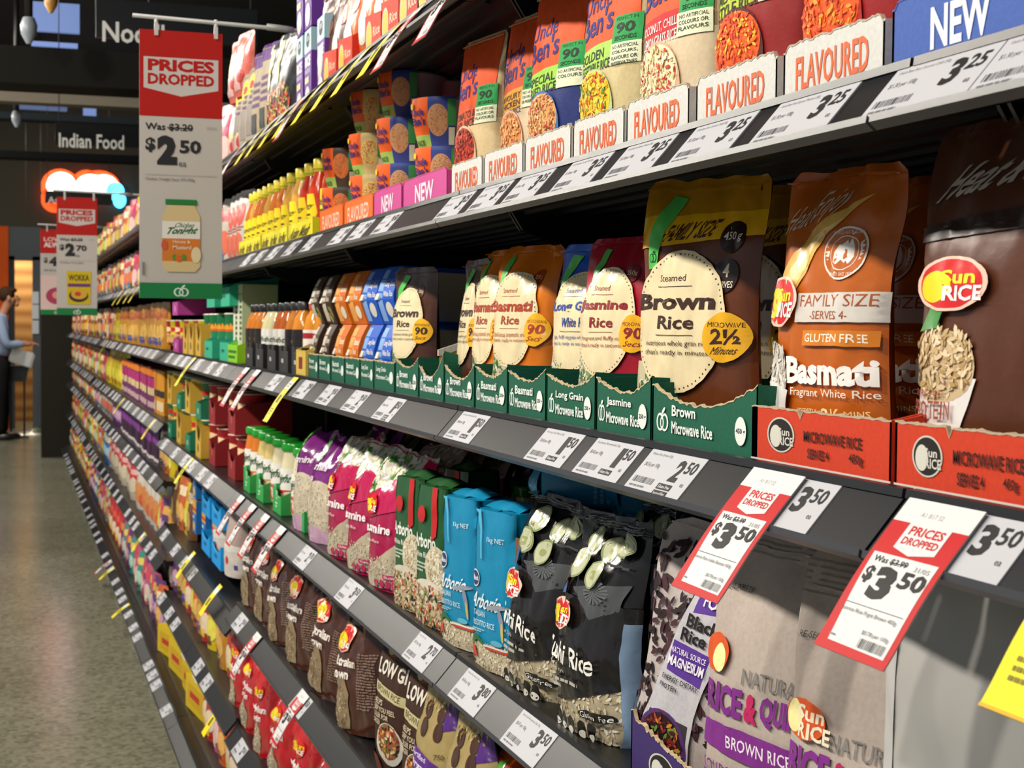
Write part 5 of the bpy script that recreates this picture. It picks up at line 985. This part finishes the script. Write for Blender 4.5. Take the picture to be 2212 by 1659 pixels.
for i, (lv, px) in enumerate((('B', 535), ('B', 512), ('C', 586), ('C', 553), ('C', 526), ('C', 502), ('D', 632), ('D', 536), ('E', 545), ('S7', 968), ('S7', 868), ('S7', 636), ('S7', 507))):
    on_rail(rsm, px, lv, 'white and red strip ' + ['below the amber bottles, nearer of two', 'below the amber bottles, farther of two', 'nearest of four under the purple bags', 'second of four under the green trays', 'third of four under the green trays', 'farthest of four under the red trays', 'on the rail above the red rice bags, nearer', 'on the rail above the red rice bags, farther', 'at the bottom edge over the lowest goods', 'high above the orange pouches, cut by the top edge', 'hanging from the top shelf above the rice cups', 'hanging from the top shelf above the sauce bottles', 'hanging beside the big price banner'][i], 'price strip', up=.004)
yl2 = hang_tag(.055, .1, [R(0, .7, 1, .9, 'e8e6d0'), R(.3, .3, .7, .55, '5a5414')], YW, bendout=-.008)
for i, (lv, px) in enumerate((('S7', 820), ('S7', 760), ('S7', 712), ('S7', 668), ('S7', 624), ('S7', 590), ('S7', 560), ('S7', 536), ('A', 292), ('A', 280), ('A', 266), ('A', 255), ('C', 398), ('C', 322), ('D', 456), ('D', 402), ('E', 462), ('C', 258), ('E', 300), ('D', 208), ('D', 216))):
    on_rail(yl2, px, lv, f'yellow strip on the {WORD[lv]} rail, {["nearest of eight", "second of eight", "third of eight", "fourth of eight", "fifth of eight", "sixth of eight", "seventh of eight", "farthest of eight", "nearest of four behind the big banner", "second of four behind the big banner", "third of four behind the big banner", "farthest of four behind the big banner", "below the red soup trays", "at the step of the rail", "above the brown rice shelf", "left of the blue trays", "nearest the camera", "left of the rail step", "far along", "far, left of two", "far, right of two"][i]}', 'price strip', up=.003, bay=None if px > 345 else 8)
for i, px in enumerate((262, 232, 226)): on_rail((yl2, yl2, rsm)[i], px, 'F', f'{["yellow", "yellow", "white and red"][i]} strip sticking out from the lowest rail, {["nearest", "middle", "farthest"][i]}', 'price strip', up=.003, base=True)
# far tickets, nothing tells them apart on one rail
for lv in ('A', 'B', 'C', 'D', 'E', 'F'):
    y = {'A': 4.6, 'B': 4.3, 'C': 5.0, 'D': 5.0, 'E': 4.6, 'F': 6.6}[lv]; k = 0
    while y < 16:
        b = bay_of(y); z = levels(b)[lv]; bs = lv == 'F'
        if abs(y - JO[b]) > .08 and abs(y - JO[b + 1]) > .08:
            Xo, zo = (XF, z - .037) if not bs else (.475, z - .045)
            put(tb, (Xo - .0005, y, zz(zo) + .0004), (-(TAU if not bs else math.atan2(.07, .045)), 0, -PI / 2), f'small pale price ticket far along the {WORD[lv]} rail', 'ticket', f'distant tickets on the {WORD[lv]} rail')
        y += .22 + .18 * ((k * 7) % 3) / 2; k += 1
# ================================================================== the price banners
def banner(px0, py0, px1, py1, Y, items, rod_to, label, corner=0, rodlabel=None):
    x0, z1 = aty(px0, py0, Y); x1, z0 = aty(px1, py1, Y); w_, h_ = x1 - x0, z1 - z0
    r = empty('price_banner', ((x0 + x1) / 2, Y, zz(z0))); b = MB(); b.box((-w_ / 2, 0, 0), (w_ / 2, .002, h_), M('bdbab4', 'paper')); mb = {'body': b}
    art(items, lambda u, v, l: ((u - .5) * w_, -l, v * h_), w_, h_, mb, edge=0, fin='paper'); build_parts(r, mb, 'banner_sheet')
    for s in (-.3, .42):
        c = MB(); c.box((s * w_ - .004, -.004, h_ - .012), (s * w_ + .004, .005, h_ + .014), M('c8c8c4', 'plastic')); c.tube([(s * w_, .0, h_ + .006), (s * w_, .0, h_ + .03)], .004, M('d0d0cc', 'plastic'), 8); c.build('clip', r)
    rd = MB(); rd.tube([(-w_ * .58, .0, h_ + .028), (1.028 - (x0 + x1) / 2, .0, h_ + .028 - .02)], .0045, M('a8a8a4', 'metal'), 10); rd.build('support_rod', r)
    MB().tube([(w_ * 1.05, 0, h_ + .0225), (w_ * 1.38, 0, h_ + .0195)], .0075, M('8f8f8a', 'plastic'), 10).build('rod_collar', r)
    tag(r, label, 'banner'); return r
DRED = 'b0140c'
def bannerart(was, price, cents, line):
    return [R(0, .68, 1, 1, DRED), PL([(.05, .90), (.95, .90), (.95, .785), (.5, .757), (.05, .785)], 'c4c1bc'), T('PRICES', .10, .848, .90, .893, DRED, .05), T('DROPPED', .10, .798, .90, .84, DRED, .04),
        T('Was ' + was, .07, .625, .64, .655, '1e1e22', .02), R(.33, .637, .64, .641, '1e1e22'), T('21/5/16', .81, .637, .93, .648, 'a0a09e'), T('$', .07, .545, .19, .60, '26282b', .04), T(price, .21, .50, .45, .61, '26282b', .07), T(cents, .48, .545, .74, .595, '26282b', .035), T('ea', .47, .495, .56, .512, '4a4a4e'), R(.06, .462, .93, .464, 'b0aeaa'), T(line, .07, .438, .66, .452, '6a6a6c')]
jar = [PT('jar_picture', PL([(.27, .12), (.33, .1), (.67, .1), (.73, .12), (.73, .31), (.66, .35), (.34, .35), (.27, .31)], 'd2bd8c'), PL([(.27, .14), (.73, .14), (.73, .225), (.27, .225)], 'd07a2c'), R(.27, .225, .73, .29, 'e2e0d8'), R(.31, .352, .69, .372, '1f7a3a'), T('Chicken', .43, .267, .66, .285, '2f6a3c', .01, 0, .2), T('Tonight', .32, .235, .69, .268, '2f6a3c', .035, .03, .2), T('Honey &', .40, .205, .61, .219, 'f0e0d0', .01), T('Mustard', .40, .185, .62, .199, 'f0e0d0', .01), E(.3, .2, .04, .02, 'c85a3a'), E(.68, .165, .06, .03, 'e0d0a8'), E(.42, .155, .03, .012, '5a8a3a'), E(.53, .155, .03, .012, '5a8a3a'), E(.47, .15, .04, .012, 'd8641c'))]
foot = [R(0, 0, 1, .058, '157a42'), *apple(.5, .026, .095, .022, 'd8e4da', '157a42')]
banner(301, 62, 479.5, 646, 3.42, bannerart('$3.20', '2', '50', 'Chicken Tonight Sauce 475-500g') + jar + [BC(.03, .085, .07, .135, '3a3a3c', 6)] + foot, .60, 'large red and white PRICES DROPPED banner with a sauce jar, hanging at the left')
wok = [PT('packet_picture', PL([(.26, .09), (.83, .09), (.85, .37), (.24, .375)], 'cdb414'), T('WOKKA', .29, .29, .80, .345, '26242c', .03), R(.27, .24, .83, .268, '6a3a7a'), E(.54, .165, .24, .055, '2f3430'), E(.55, .18, .2, .045, 'd8a838'), E(.52, .18, .08, .02, 'c04a2a'))]
banner(122, 425, 210, 681, 6.9, bannerart('$3.25', '2', '70', 'Wokka Noodles') + wok + foot, .60, 'smaller PRICES DROPPED banner with a yellow packet, behind and left of the big one')
low = [R(0, .72, 1, 1, 'b8160f'), T('LOWER', .1, .86, .9, .91, 'e8c8c4', .03), T('ALWAYS', .1, .79, .9, .85, 'e8e4e0', .04), T('$', .1, .6, .22, .67, '26282b', .04), T('4', .26, .57, .5, .68, '26282b', .06), LN(.1, .5, .8, .54, 1, '8a8a8a'), R(.0, .05, 1, .46, 'd8c0bc'), E(.5, .22, .34, .1, 'a83a5a'), E(.5, .23, .15, .045, 'd89a8a')]
banner(87, 495, 160, 680, 9.4, low + foot, .60, 'red and white banner reading 4 dollars, half hidden behind the banner with the yellow packet')
# ================================================================== the run into the distance and the lowest shelf
def simple(name, w, h, t, col, items, seed=1, box=False):
    if box:
        b = MB(); b.box((-w / 2, 0, 0), (w / 2, t, h), M(col, 'print')); mb = {'body': b}
        art(items, lambda u, v, l: ((u - .5) * w, -l * 3, v * h), w, h, mb, edge=0); return mb['body'].build(name)
    r = pouch(name, w, h, t, col, items, seed=seed, nu=8, nv=9, edge=0.03, seal=.02, wr=.002, base=.85, flare=.01)
    o = r.children[0]; o.parent = None; n = r.name; bpy.data.objects.remove(r); o.name = n; return o
def blocks(*cs):
    o = []
    for i, c in enumerate(cs):
        q = i % 4
        o.append([E(.5, .34, .32, .18, c), R(.1, .66, .9, .84, c), R(.08, .08, .5, .24, c), E(.66, .55, .18, .08, c)][q])
    return o
GENK = {}
for n, col, it in (('gold', 'b87f22', blocks('d8a848', 'a8501e', '3a4a9a')), ('yellow', 'd8bf12', blocks('e8dc50', 'c8821a', '7a3a1a')), ('orange', 'c85a1a', blocks('e8b05a', 'f0d8b0', '8a2414')), ('red', 'b81a1a', blocks('e8d0b0', 'd84a2a', 'f0c030')), ('white', 'c2b8aa', blocks('d86a4a', 'b82a2a', '5a7a9a')),
        ('green', '4f8a2c', blocks('b8d05a', 'e0d8b0', '2a5a28')), ('purple', '5a2a6a', blocks('c89ac0', 'd8a03a', '3a1a4a')), ('pink', 'b8486a', blocks('e8c0b8', 'd82a5a', 'f0e0c0')), ('brown', '6a4426', blocks('c8a060', 'd8c8a0', '3a2416')), ('blue', '2a6ab0', blocks('a8d0e8', 'e8d8b0', '1a3a7a')), ('teal', '2a8a7a', blocks('a8d8c0', 'e0c860', '14504a')), ('dark', '2a2624', blocks('d86a3a', 'e0c060', '5a8a3a'))):
    GENK[n] = simple('packet', .125, .2, .05, col, it, seed=len(GENK) + 60)
slim = simple('spice_carton', .055, .2, .1, '6a2a5a', [R(0, .82, 1, 1, 'd8761e'), R(.1, .52, .9, .78, 'a82a6a'), R(.2, .36, .8, .54, 'd8c08a'), R(.1, .06, .9, .2, 'b89a9a')], box=True)
slim2 = simple('spice_carton', .055, .18, .1, '4a2048', [R(0, .8, 1, 1, 'd8681a'), R(.15, .45, .85, .7, '7a3a8a'), R(.3, .1, .7, .4, '2a1a24'), R(.1, .02, .9, .1, 'c8c0c0')], box=True)
slim3 = simple('spice_carton', .055, .2, .1, 'c8861e', [R(0, .4, 1, .55, '2a2624'), R(.1, .08, .9, .3, 'd8c090')], box=True)
bigy = simple('pasta_bag', .16, .23, .08, 'd8c00c', blocks('e8d830', 'c89a1a', 'b8641a'), seed=71)
bigr = simple('rice_sack', .24, .27, .09, 'b8aa98', [R(.1, .35, .9, .75, 'c01a1e'), E(.5, .3, .3, .15, 'd0c4a8'), R(.0, .85, 1, 1, 'a89080'), R(.2, .5, .8, .6, 'd8a8a0')], seed=72)
bigw = simple('rice_sack', .2, .25, .09, 'c8beb0', [E(.45, .35, .3, .2, 'd0823a'), E(.7, .2, .2, .12, 'd84a2a'), R(.1, .7, .8, .85, 'e8e4dc')], seed=73)
ybox = simple('snack_carton', .3, .11, .16, 'd2b41c', [R(.1, .2, .9, .8, 'c8a010'), R(.2, .4, .6, .6, 'b8301a')], box=True)
CAT = dict(gold='pouch', yellow='packet')
FARM = MB()
def fill(lv, px0, px1, kinds, label, X=.598, gap=.008, dz=0, cat='packet', h2=False, rnd_=None):
    """Set a run of goods shoulder to shoulder on one shelf between two pixel columns (right to left, near to far)."""
    rn = random.Random(hash((lv, px0)) % 1000 if False else int(px0 * 7 + len(lv) * 13 + ord(lv[0])))
    z0 = NEAR[lv]; y = Yof(px0, X, z0); y1 = min(16.9, Yof(px1, X, z0)) if px1 > 100 else 16.9; i = 0
    while y < y1:
        k = rn.choice(kinds) if rnd_ else kinds[i % len(kinds)]
        kk = GENK[k] if isinstance(k, str) else k
        w_ = kk.dimensions.x or .12
        if w_ < .01: w_ = .12
        b = bay_of(min(y, 16.8)); z = levels(b)[lv]; gapz = {'S7': .26, 'A': .26, 'B': .25, 'C': .28, 'D': .24, 'E': .28, 'F': .2}[lv]
        if b >= 6: gapz = {'D': .19, 'C': .25, 'E': .28}.get(lv, gapz)
        s = min(1.12, (gapz - .012) / kk.dimensions.z if kk.dimensions.z > gapz - .012 else rn.uniform(.93, 1.08))
        ln = label if not isinstance(k, str) else label.replace('#', k)
        grp = ln.replace(' far along', ' along')
        if y > 9.6 and isinstance(k, str):
            mt = Matrix.Translation((X, y + w_ / 2, zz(z + dz))) @ Matrix.Rotation(-PI / 2 + rn.uniform(0, .35), 4, 'Z') @ Matrix.Diagonal((1, 1, s, 1))
            o_ = len(FARM.v); FARM.v += [tuple(mt @ v.co) for v in kk.data.vertices]; sl = [FARM.mi(m) for m in kk.data.materials]
            for p in kk.data.polygons: FARM.f.append(tuple(o_ + q for q in p.vertices)); FARM.m.append(sl[p.material_index]); FARM.sm.append(True)
            y += w_ + gap; i += 1; continue
        put(kk, (X + rn.uniform(-.004, .008), y + w_ / 2, zz(z + dz)), (0, rn.uniform(-.05, .05), -PI / 2 + rn.uniform(.0, .35)), ln, cat, 'row: ' + ln, (1, 1, s) if s < .97 else None)
        y += w_ + gap; i += 1
bpy.context.view_layer.update()
MIX = ['orange', 'white', 'yellow', 'green', 'red', 'brown', 'purple', 'teal', 'pink', 'dark', 'gold', 'blue']
fill('B', 349, 262, ['gold'], 'golden pouch in the row right below the big banner, third highest shelf', cat='pouch')
fill('B', 261, 247, ['yellow'], 'bright yellow narrow packet beside the golden pouches', cat='packet')
fill('B', 246, 100, ['orange', 'white', 'orange', 'dark', 'pink', 'yellow', 'brown'], '# packet far along the third highest shelf')
fill('C', 349, 338, [slim3], 'amber slim carton beside the pasta cup trays on the middle shelf', cat='carton', gap=.004)
fill('C', 337, 262, [slim], 'slim purple and orange carton in the long row on the middle shelf', cat='carton', gap=.004)
fill('C', 261, 226, [bigy], 'bright yellow bag past the purple and orange cartons, middle shelf', cat='bag')
fill('C', 225, 100, ['pink', 'red', 'orange', 'white', 'green', 'yellow', 'teal'], '# packet far along the middle shelf')
fill('D', 408, 345, ['brown', 'yellow', 'orange', 'gold'], '# packet left of the blue trays on the third lowest shelf')
fill('D', 338, 263, [slim2], 'slim dark purple carton with orange top on the third lowest shelf', cat='carton', gap=.004)
fill('D', 262, 244, ['purple'], 'purple packet past the slim dark cartons, third lowest shelf')
fill('D', 243, 222, ['white'], 'white packet past the purple ones, third lowest shelf')
fill('D', 221, 100, MIX, '# packet far along the third lowest shelf', rnd_=1)
fill('E', 508, 400, ['yellow', 'red', 'gold', 'orange'], '# packet left of the red rice bags, second lowest shelf')
fill('E', 398, 342, ['yellow', 'brown', 'purple', 'pink'], '# packet below the rail step on the second lowest shelf')
fill('E', 336, 292, [bigw], 'cream sack with orange picture on the second lowest shelf', cat='sack')
fill('E', 291, 244, [bigr], 'large red and cream sack on the second lowest shelf', cat='sack')
fill('E', 243, 100, MIX, '# packet far along the second lowest shelf', rnd_=1)
fill('F', 560, 440, ['red', 'orange', 'pink', 'red'], '# packet at the bottom picture edge on the lowest shelf', X=.575)
fill('F', 437, 372, [ybox], 'long yellow carton on the lowest shelf', cat='carton', X=.57)
fill('F', 371, 330, ['purple', 'orange', 'purple'], '# packet past the yellow cartons on the lowest shelf', X=.575)
fill('F', 329, 262, ['pink', 'teal', 'pink', 'purple'], '# packet in the middle stretch of the lowest shelf', X=.575)
fill('F', 261, 238, ['red'], 'shiny red packet below the middle stretch of the lowest rail', X=.575)
fill('F', 237, 100, MIX, '# packet far along the lowest shelf', X=.575, rnd_=1)
fill('A', 488, 298, ['white', 'pink', 'orange', 'white', 'red'], '# packet behind the big banner on the cup shelf')
fill('A', 297, 100, ['white', 'pink', 'orange', 'dark', 'white', 'yellow'], '# packet far along the second highest shelf')
fill('S7', 488, 300, ['pink', 'brown', 'red', 'white'], '# packet behind the big banner on the top shelf')
fill('S7', 299, 100, ['yellow', 'orange', 'red', 'pink', 'green', 'orange'], '# packet far along the top shelf')
fo = FARM.build('distant_packets'); fo['kind'] = 'stuff'; tag(fo, 'blur of tiny coloured packets filling the far end of all the shelves', 'groceries')
# ================================================================== the man at the end of the aisle
PY = 19.84
def PX(px, py): x, z = aty(px, py, PY); return x, zz(z)
man = empty('person', (PX(4, 950)[0], PY, 0)); mx = man.location.x
def P3(px, py, dy=0): x, z = PX(px, py); return (x - mx, dy, z)
def skinned(name, chains, mat, parent, sub=2, root=0):
    vs, es, rs = [], [], []; idx = {}
    for ch in chains:
        prev = None
        for key, p, r in ch:
            if key is not None and key in idx: i = idx[key]
            else:
                i = len(vs); vs.append(p); rs.append(r)
                if key is not None: idx[key] = i
            if prev is not None: es.append((prev, i))
            prev = i
    me = bpy.data.meshes.new(name); me.from_pydata(vs, es, []); o = bpy.data.objects.new(name, me); COL.objects.link(o); o.parent = parent
    sk = o.modifiers.new('skin', 'SKIN'); sk.use_smooth_shade = True
    if not me.skin_vertices: return o
    for i, r in enumerate(rs): me.skin_vertices[0].data[i].radius = (r, r) if not isinstance(r, tuple) else r
    for d in me.skin_vertices[0].data: d.use_root = False
    me.skin_vertices[0].data[root].use_root = True
    ss = o.modifiers.new('sub', 'SUBSURF'); ss.levels = sub; ss.render_levels = sub
    me.materials.append(mat); return o
pel = P3(2, 790); chest = P3(-4, 712); nk = P3(8, 675)
def sh(s): return P3(-3, 692, .19 * s)
def limb(s):
    el = P3(14, 745, .22 * s); wr = P3(58 if s < 0 else 52, 743 if s < 0 else 741, .12 * s); return el, wr
SK_ = M('b07a5e', 'skin')
bod = [[('p', pel, .10), ('c', chest, .115), ('n', nk, .058), (None, P3(14, 662), .06), (None, P3(22, 652), .082), (None, P3(20, 641), .10)]]
for s in (-1, 1):
    el, wr = limb(s)
    bod.append([('c', chest, .13), (None, sh(s), .06), (None, el, .042), (None, wr, .03), (None, tuple(Vector(wr) + Vector((.06, 0, -.0))), .034)])
    bod.append([('p', pel, .12), (None, P3(2, 800, .1 * s), .085), (None, P3(3 + 3 * s, 872, .1 * s), .06), (None, P3(3 + 4 * s, 935, .1 * s), .042)])
skinned('body', bod, SK_, man)
hands = None
for s in (-1, 1):
    el, wr = limb(s); h0 = Vector(wr) + Vector((.07, 0, 0)); ch = []
    for k in range(4):
        a = h0 + Vector((.025, (k - 1.5) * .02, .006)); ch.append([('h', tuple(h0), .026), (None, tuple(a), .011), (None, tuple(a + Vector((.035 - .004 * abs(k - 1), 0, -.008))), .009), (None, tuple(a + Vector((.05 - .005 * abs(k - 1), 0, -.034))), .008)])
    ch.append([('h', tuple(h0), .026), (None, tuple(h0 + Vector((.015, -.035 * s, -.005))), .011), (None, tuple(h0 + Vector((.045, -.04 * s, -.015))), .009)])
    skinned('hand', ch, SK_, man, 1)
hd = P3(20, 642); hc = Vector(hd)
def ell(mb, c, r, mat, n=14, m=10):
    mb.grid(lambda u, v: (c[0] + r[0] * math.cos(2 * PI * u) * math.sin(PI * v), c[1] + r[1] * math.sin(2 * PI * u) * math.sin(PI * v), c[2] - r[2] * math.cos(PI * v)), n, m, mat)
hr = MB(); ell(hr, hc + Vector((-.035, 0, .035)), (.10, .095, .10), M('3a2618', 'cloth')); ell(hr, hc + Vector((.03, 0, .085)), (.062, .075, .035), M('3a2618', 'cloth')); hr.build('hair', man)
for nm_, c_, r_ in (('nose', (.105, 0, -.02), (.028, .016, .03)), ('chin', (.085, 0, -.085), (.03, .035, .03)), ('ear', (-.005, -.092, -.015), (.022, .012, .034)), ('ear', (-.005, .092, -.015), (.022, .012, .034))):
    fc = MB(); ell(fc, hc + Vector(c_), r_, SK_); fc.build(nm_, man)
ey = MB()
for s in (-1, 1): ell(ey, hc + Vector((.09, .035 * s, .012)), (.012, .014, .009), M('1c1512'), 8, 6)
ey.build('eyes', man); mo = MB(); ell(mo, hc + Vector((.102, 0, -.06)), (.012, .026, .006), M('7a3a34'), 8, 6); mo.build('mouth', man)
SHT = M('93a4c2', 'cloth')
shc = [[('b', P3(1, 776), .148), ('c', P3(-4, 712), .155), (None, P3(4, 684), .085), (None, P3(8, 676), .07)]]
for s in (-1, 1):
    el, wr = limb(s); shc.append([('c', P3(-4, 712), .155), (None, sh(s), .08), (None, el, .06), (None, tuple(Vector(wr) - Vector((.03, 0, 0))), .044)])
skinned('shirt', shc, SHT, man)
TR = M('0f0f12', 'cloth')
trc = [[('w', P3(0, 758), .15), ('p', P3(1, 790), .15)]]
for s in (-1, 1): trc.append([('p', P3(1, 792), .14), (None, P3(2, 812, .1 * s), .105), (None, P3(3 + 3 * s, 872, .1 * s), .082), (None, P3(3 + 4 * s, 938, .1 * s), .066)])
skinned('trousers', trc, TR, man)
for s in (-1, 1):
    x, _, _ = P3(4 + 4 * s, 945, 0); b = MB(); ell(b, (x + .06, .1 * s, .045), (.14, .05, .045), M('121214', 'plastic')); b.build('shoe', man)
tag(man, 'man with short brown hair in pale blue shirt and black trousers at the aisle end', 'person')
pz = PX(50, 770); sh_ = MB(); sh_.box((-.14, -.1, -.09), (.12, -.096, .09), M('d0d0d0', 'paper')); sh_.box((-.1, -.094, -.1), (.14, -.09, .07), M('c4c6ca', 'paper'))
o = sh_.build('paper_sheets'); o.location = (PX(48, 768)[0], PY, PX(50, 768)[1]); o.rotation_euler = (.2, .3, 0); tag(o, "white paper sheets held below the man's hands at the aisle end", 'paper')
bk_ = empty('shopping_basket', (PX(38, 820)[0], PY + .35, PX(38, 826)[1])); m_ = MB(); m_.extrude([(-.1, 0), (.1, 0), (.14, .2), (-.14, .2)], 'y', -.12, .12, M('1e2624', 'plastic')); m_.build('basket_body', bk_)
MB().tube([(-.12, 0, .2), (-.06, 0, .33), (.06, 0, .33), (.12, 0, .2)], .01, M('8a8f90', 'metal'), 8).build('handle', bk_); m_ = MB()
for sx in (-.08, .08): m_.tube([(sx, 0, 0), (sx, 0, -bk_.location.z + .02)], .012, M('3a3e40', 'metal'), 8)
m_.box((-.13, -.13, -bk_.location.z), (.13, .13, -bk_.location.z + .02), M('3a3e40', 'metal')); m_.build('stand', bk_)
tag(bk_, 'dark green basket on a thin stand in front of the wood panelling', 'basket')
fb = MB(); fb.grid(lambda u, v: ((u - .5) * .55, (v - .5) * .4, .002 + .07 * math.sin(PI * u) * math.sin(PI * v) * (1 + .3 * math.sin(9 * u + 4 * v))), 14, 10, M('c8ccc8', 'film')); fb.grid(lambda u, v: (.02 + u * .2, (v - .5) * .3, .01 + .072 * math.sin(PI * (.5 + u * .35)) * math.sin(PI * (.1 + .8 * v))), 8, 8, M('3a8a4a', 'film'))
o = fb.build('plastic_bag'); o.location = (PX(68, 938)[0], PY + .95, 0); tag(o, 'white and green plastic bag lying on the floor behind the man', 'bag')
# ------------------------------------------------------------------ drop kinds that were never set out
def drop_tree(o):
    for c in list(o.children): drop_tree(c)
    bpy.data.objects.remove(o)
for o in [o for o in COL.objects if o.parent is None and o.type in ('MESH', 'EMPTY') and 'label' not in o and o.get('kind') is None]: drop_tree(o)
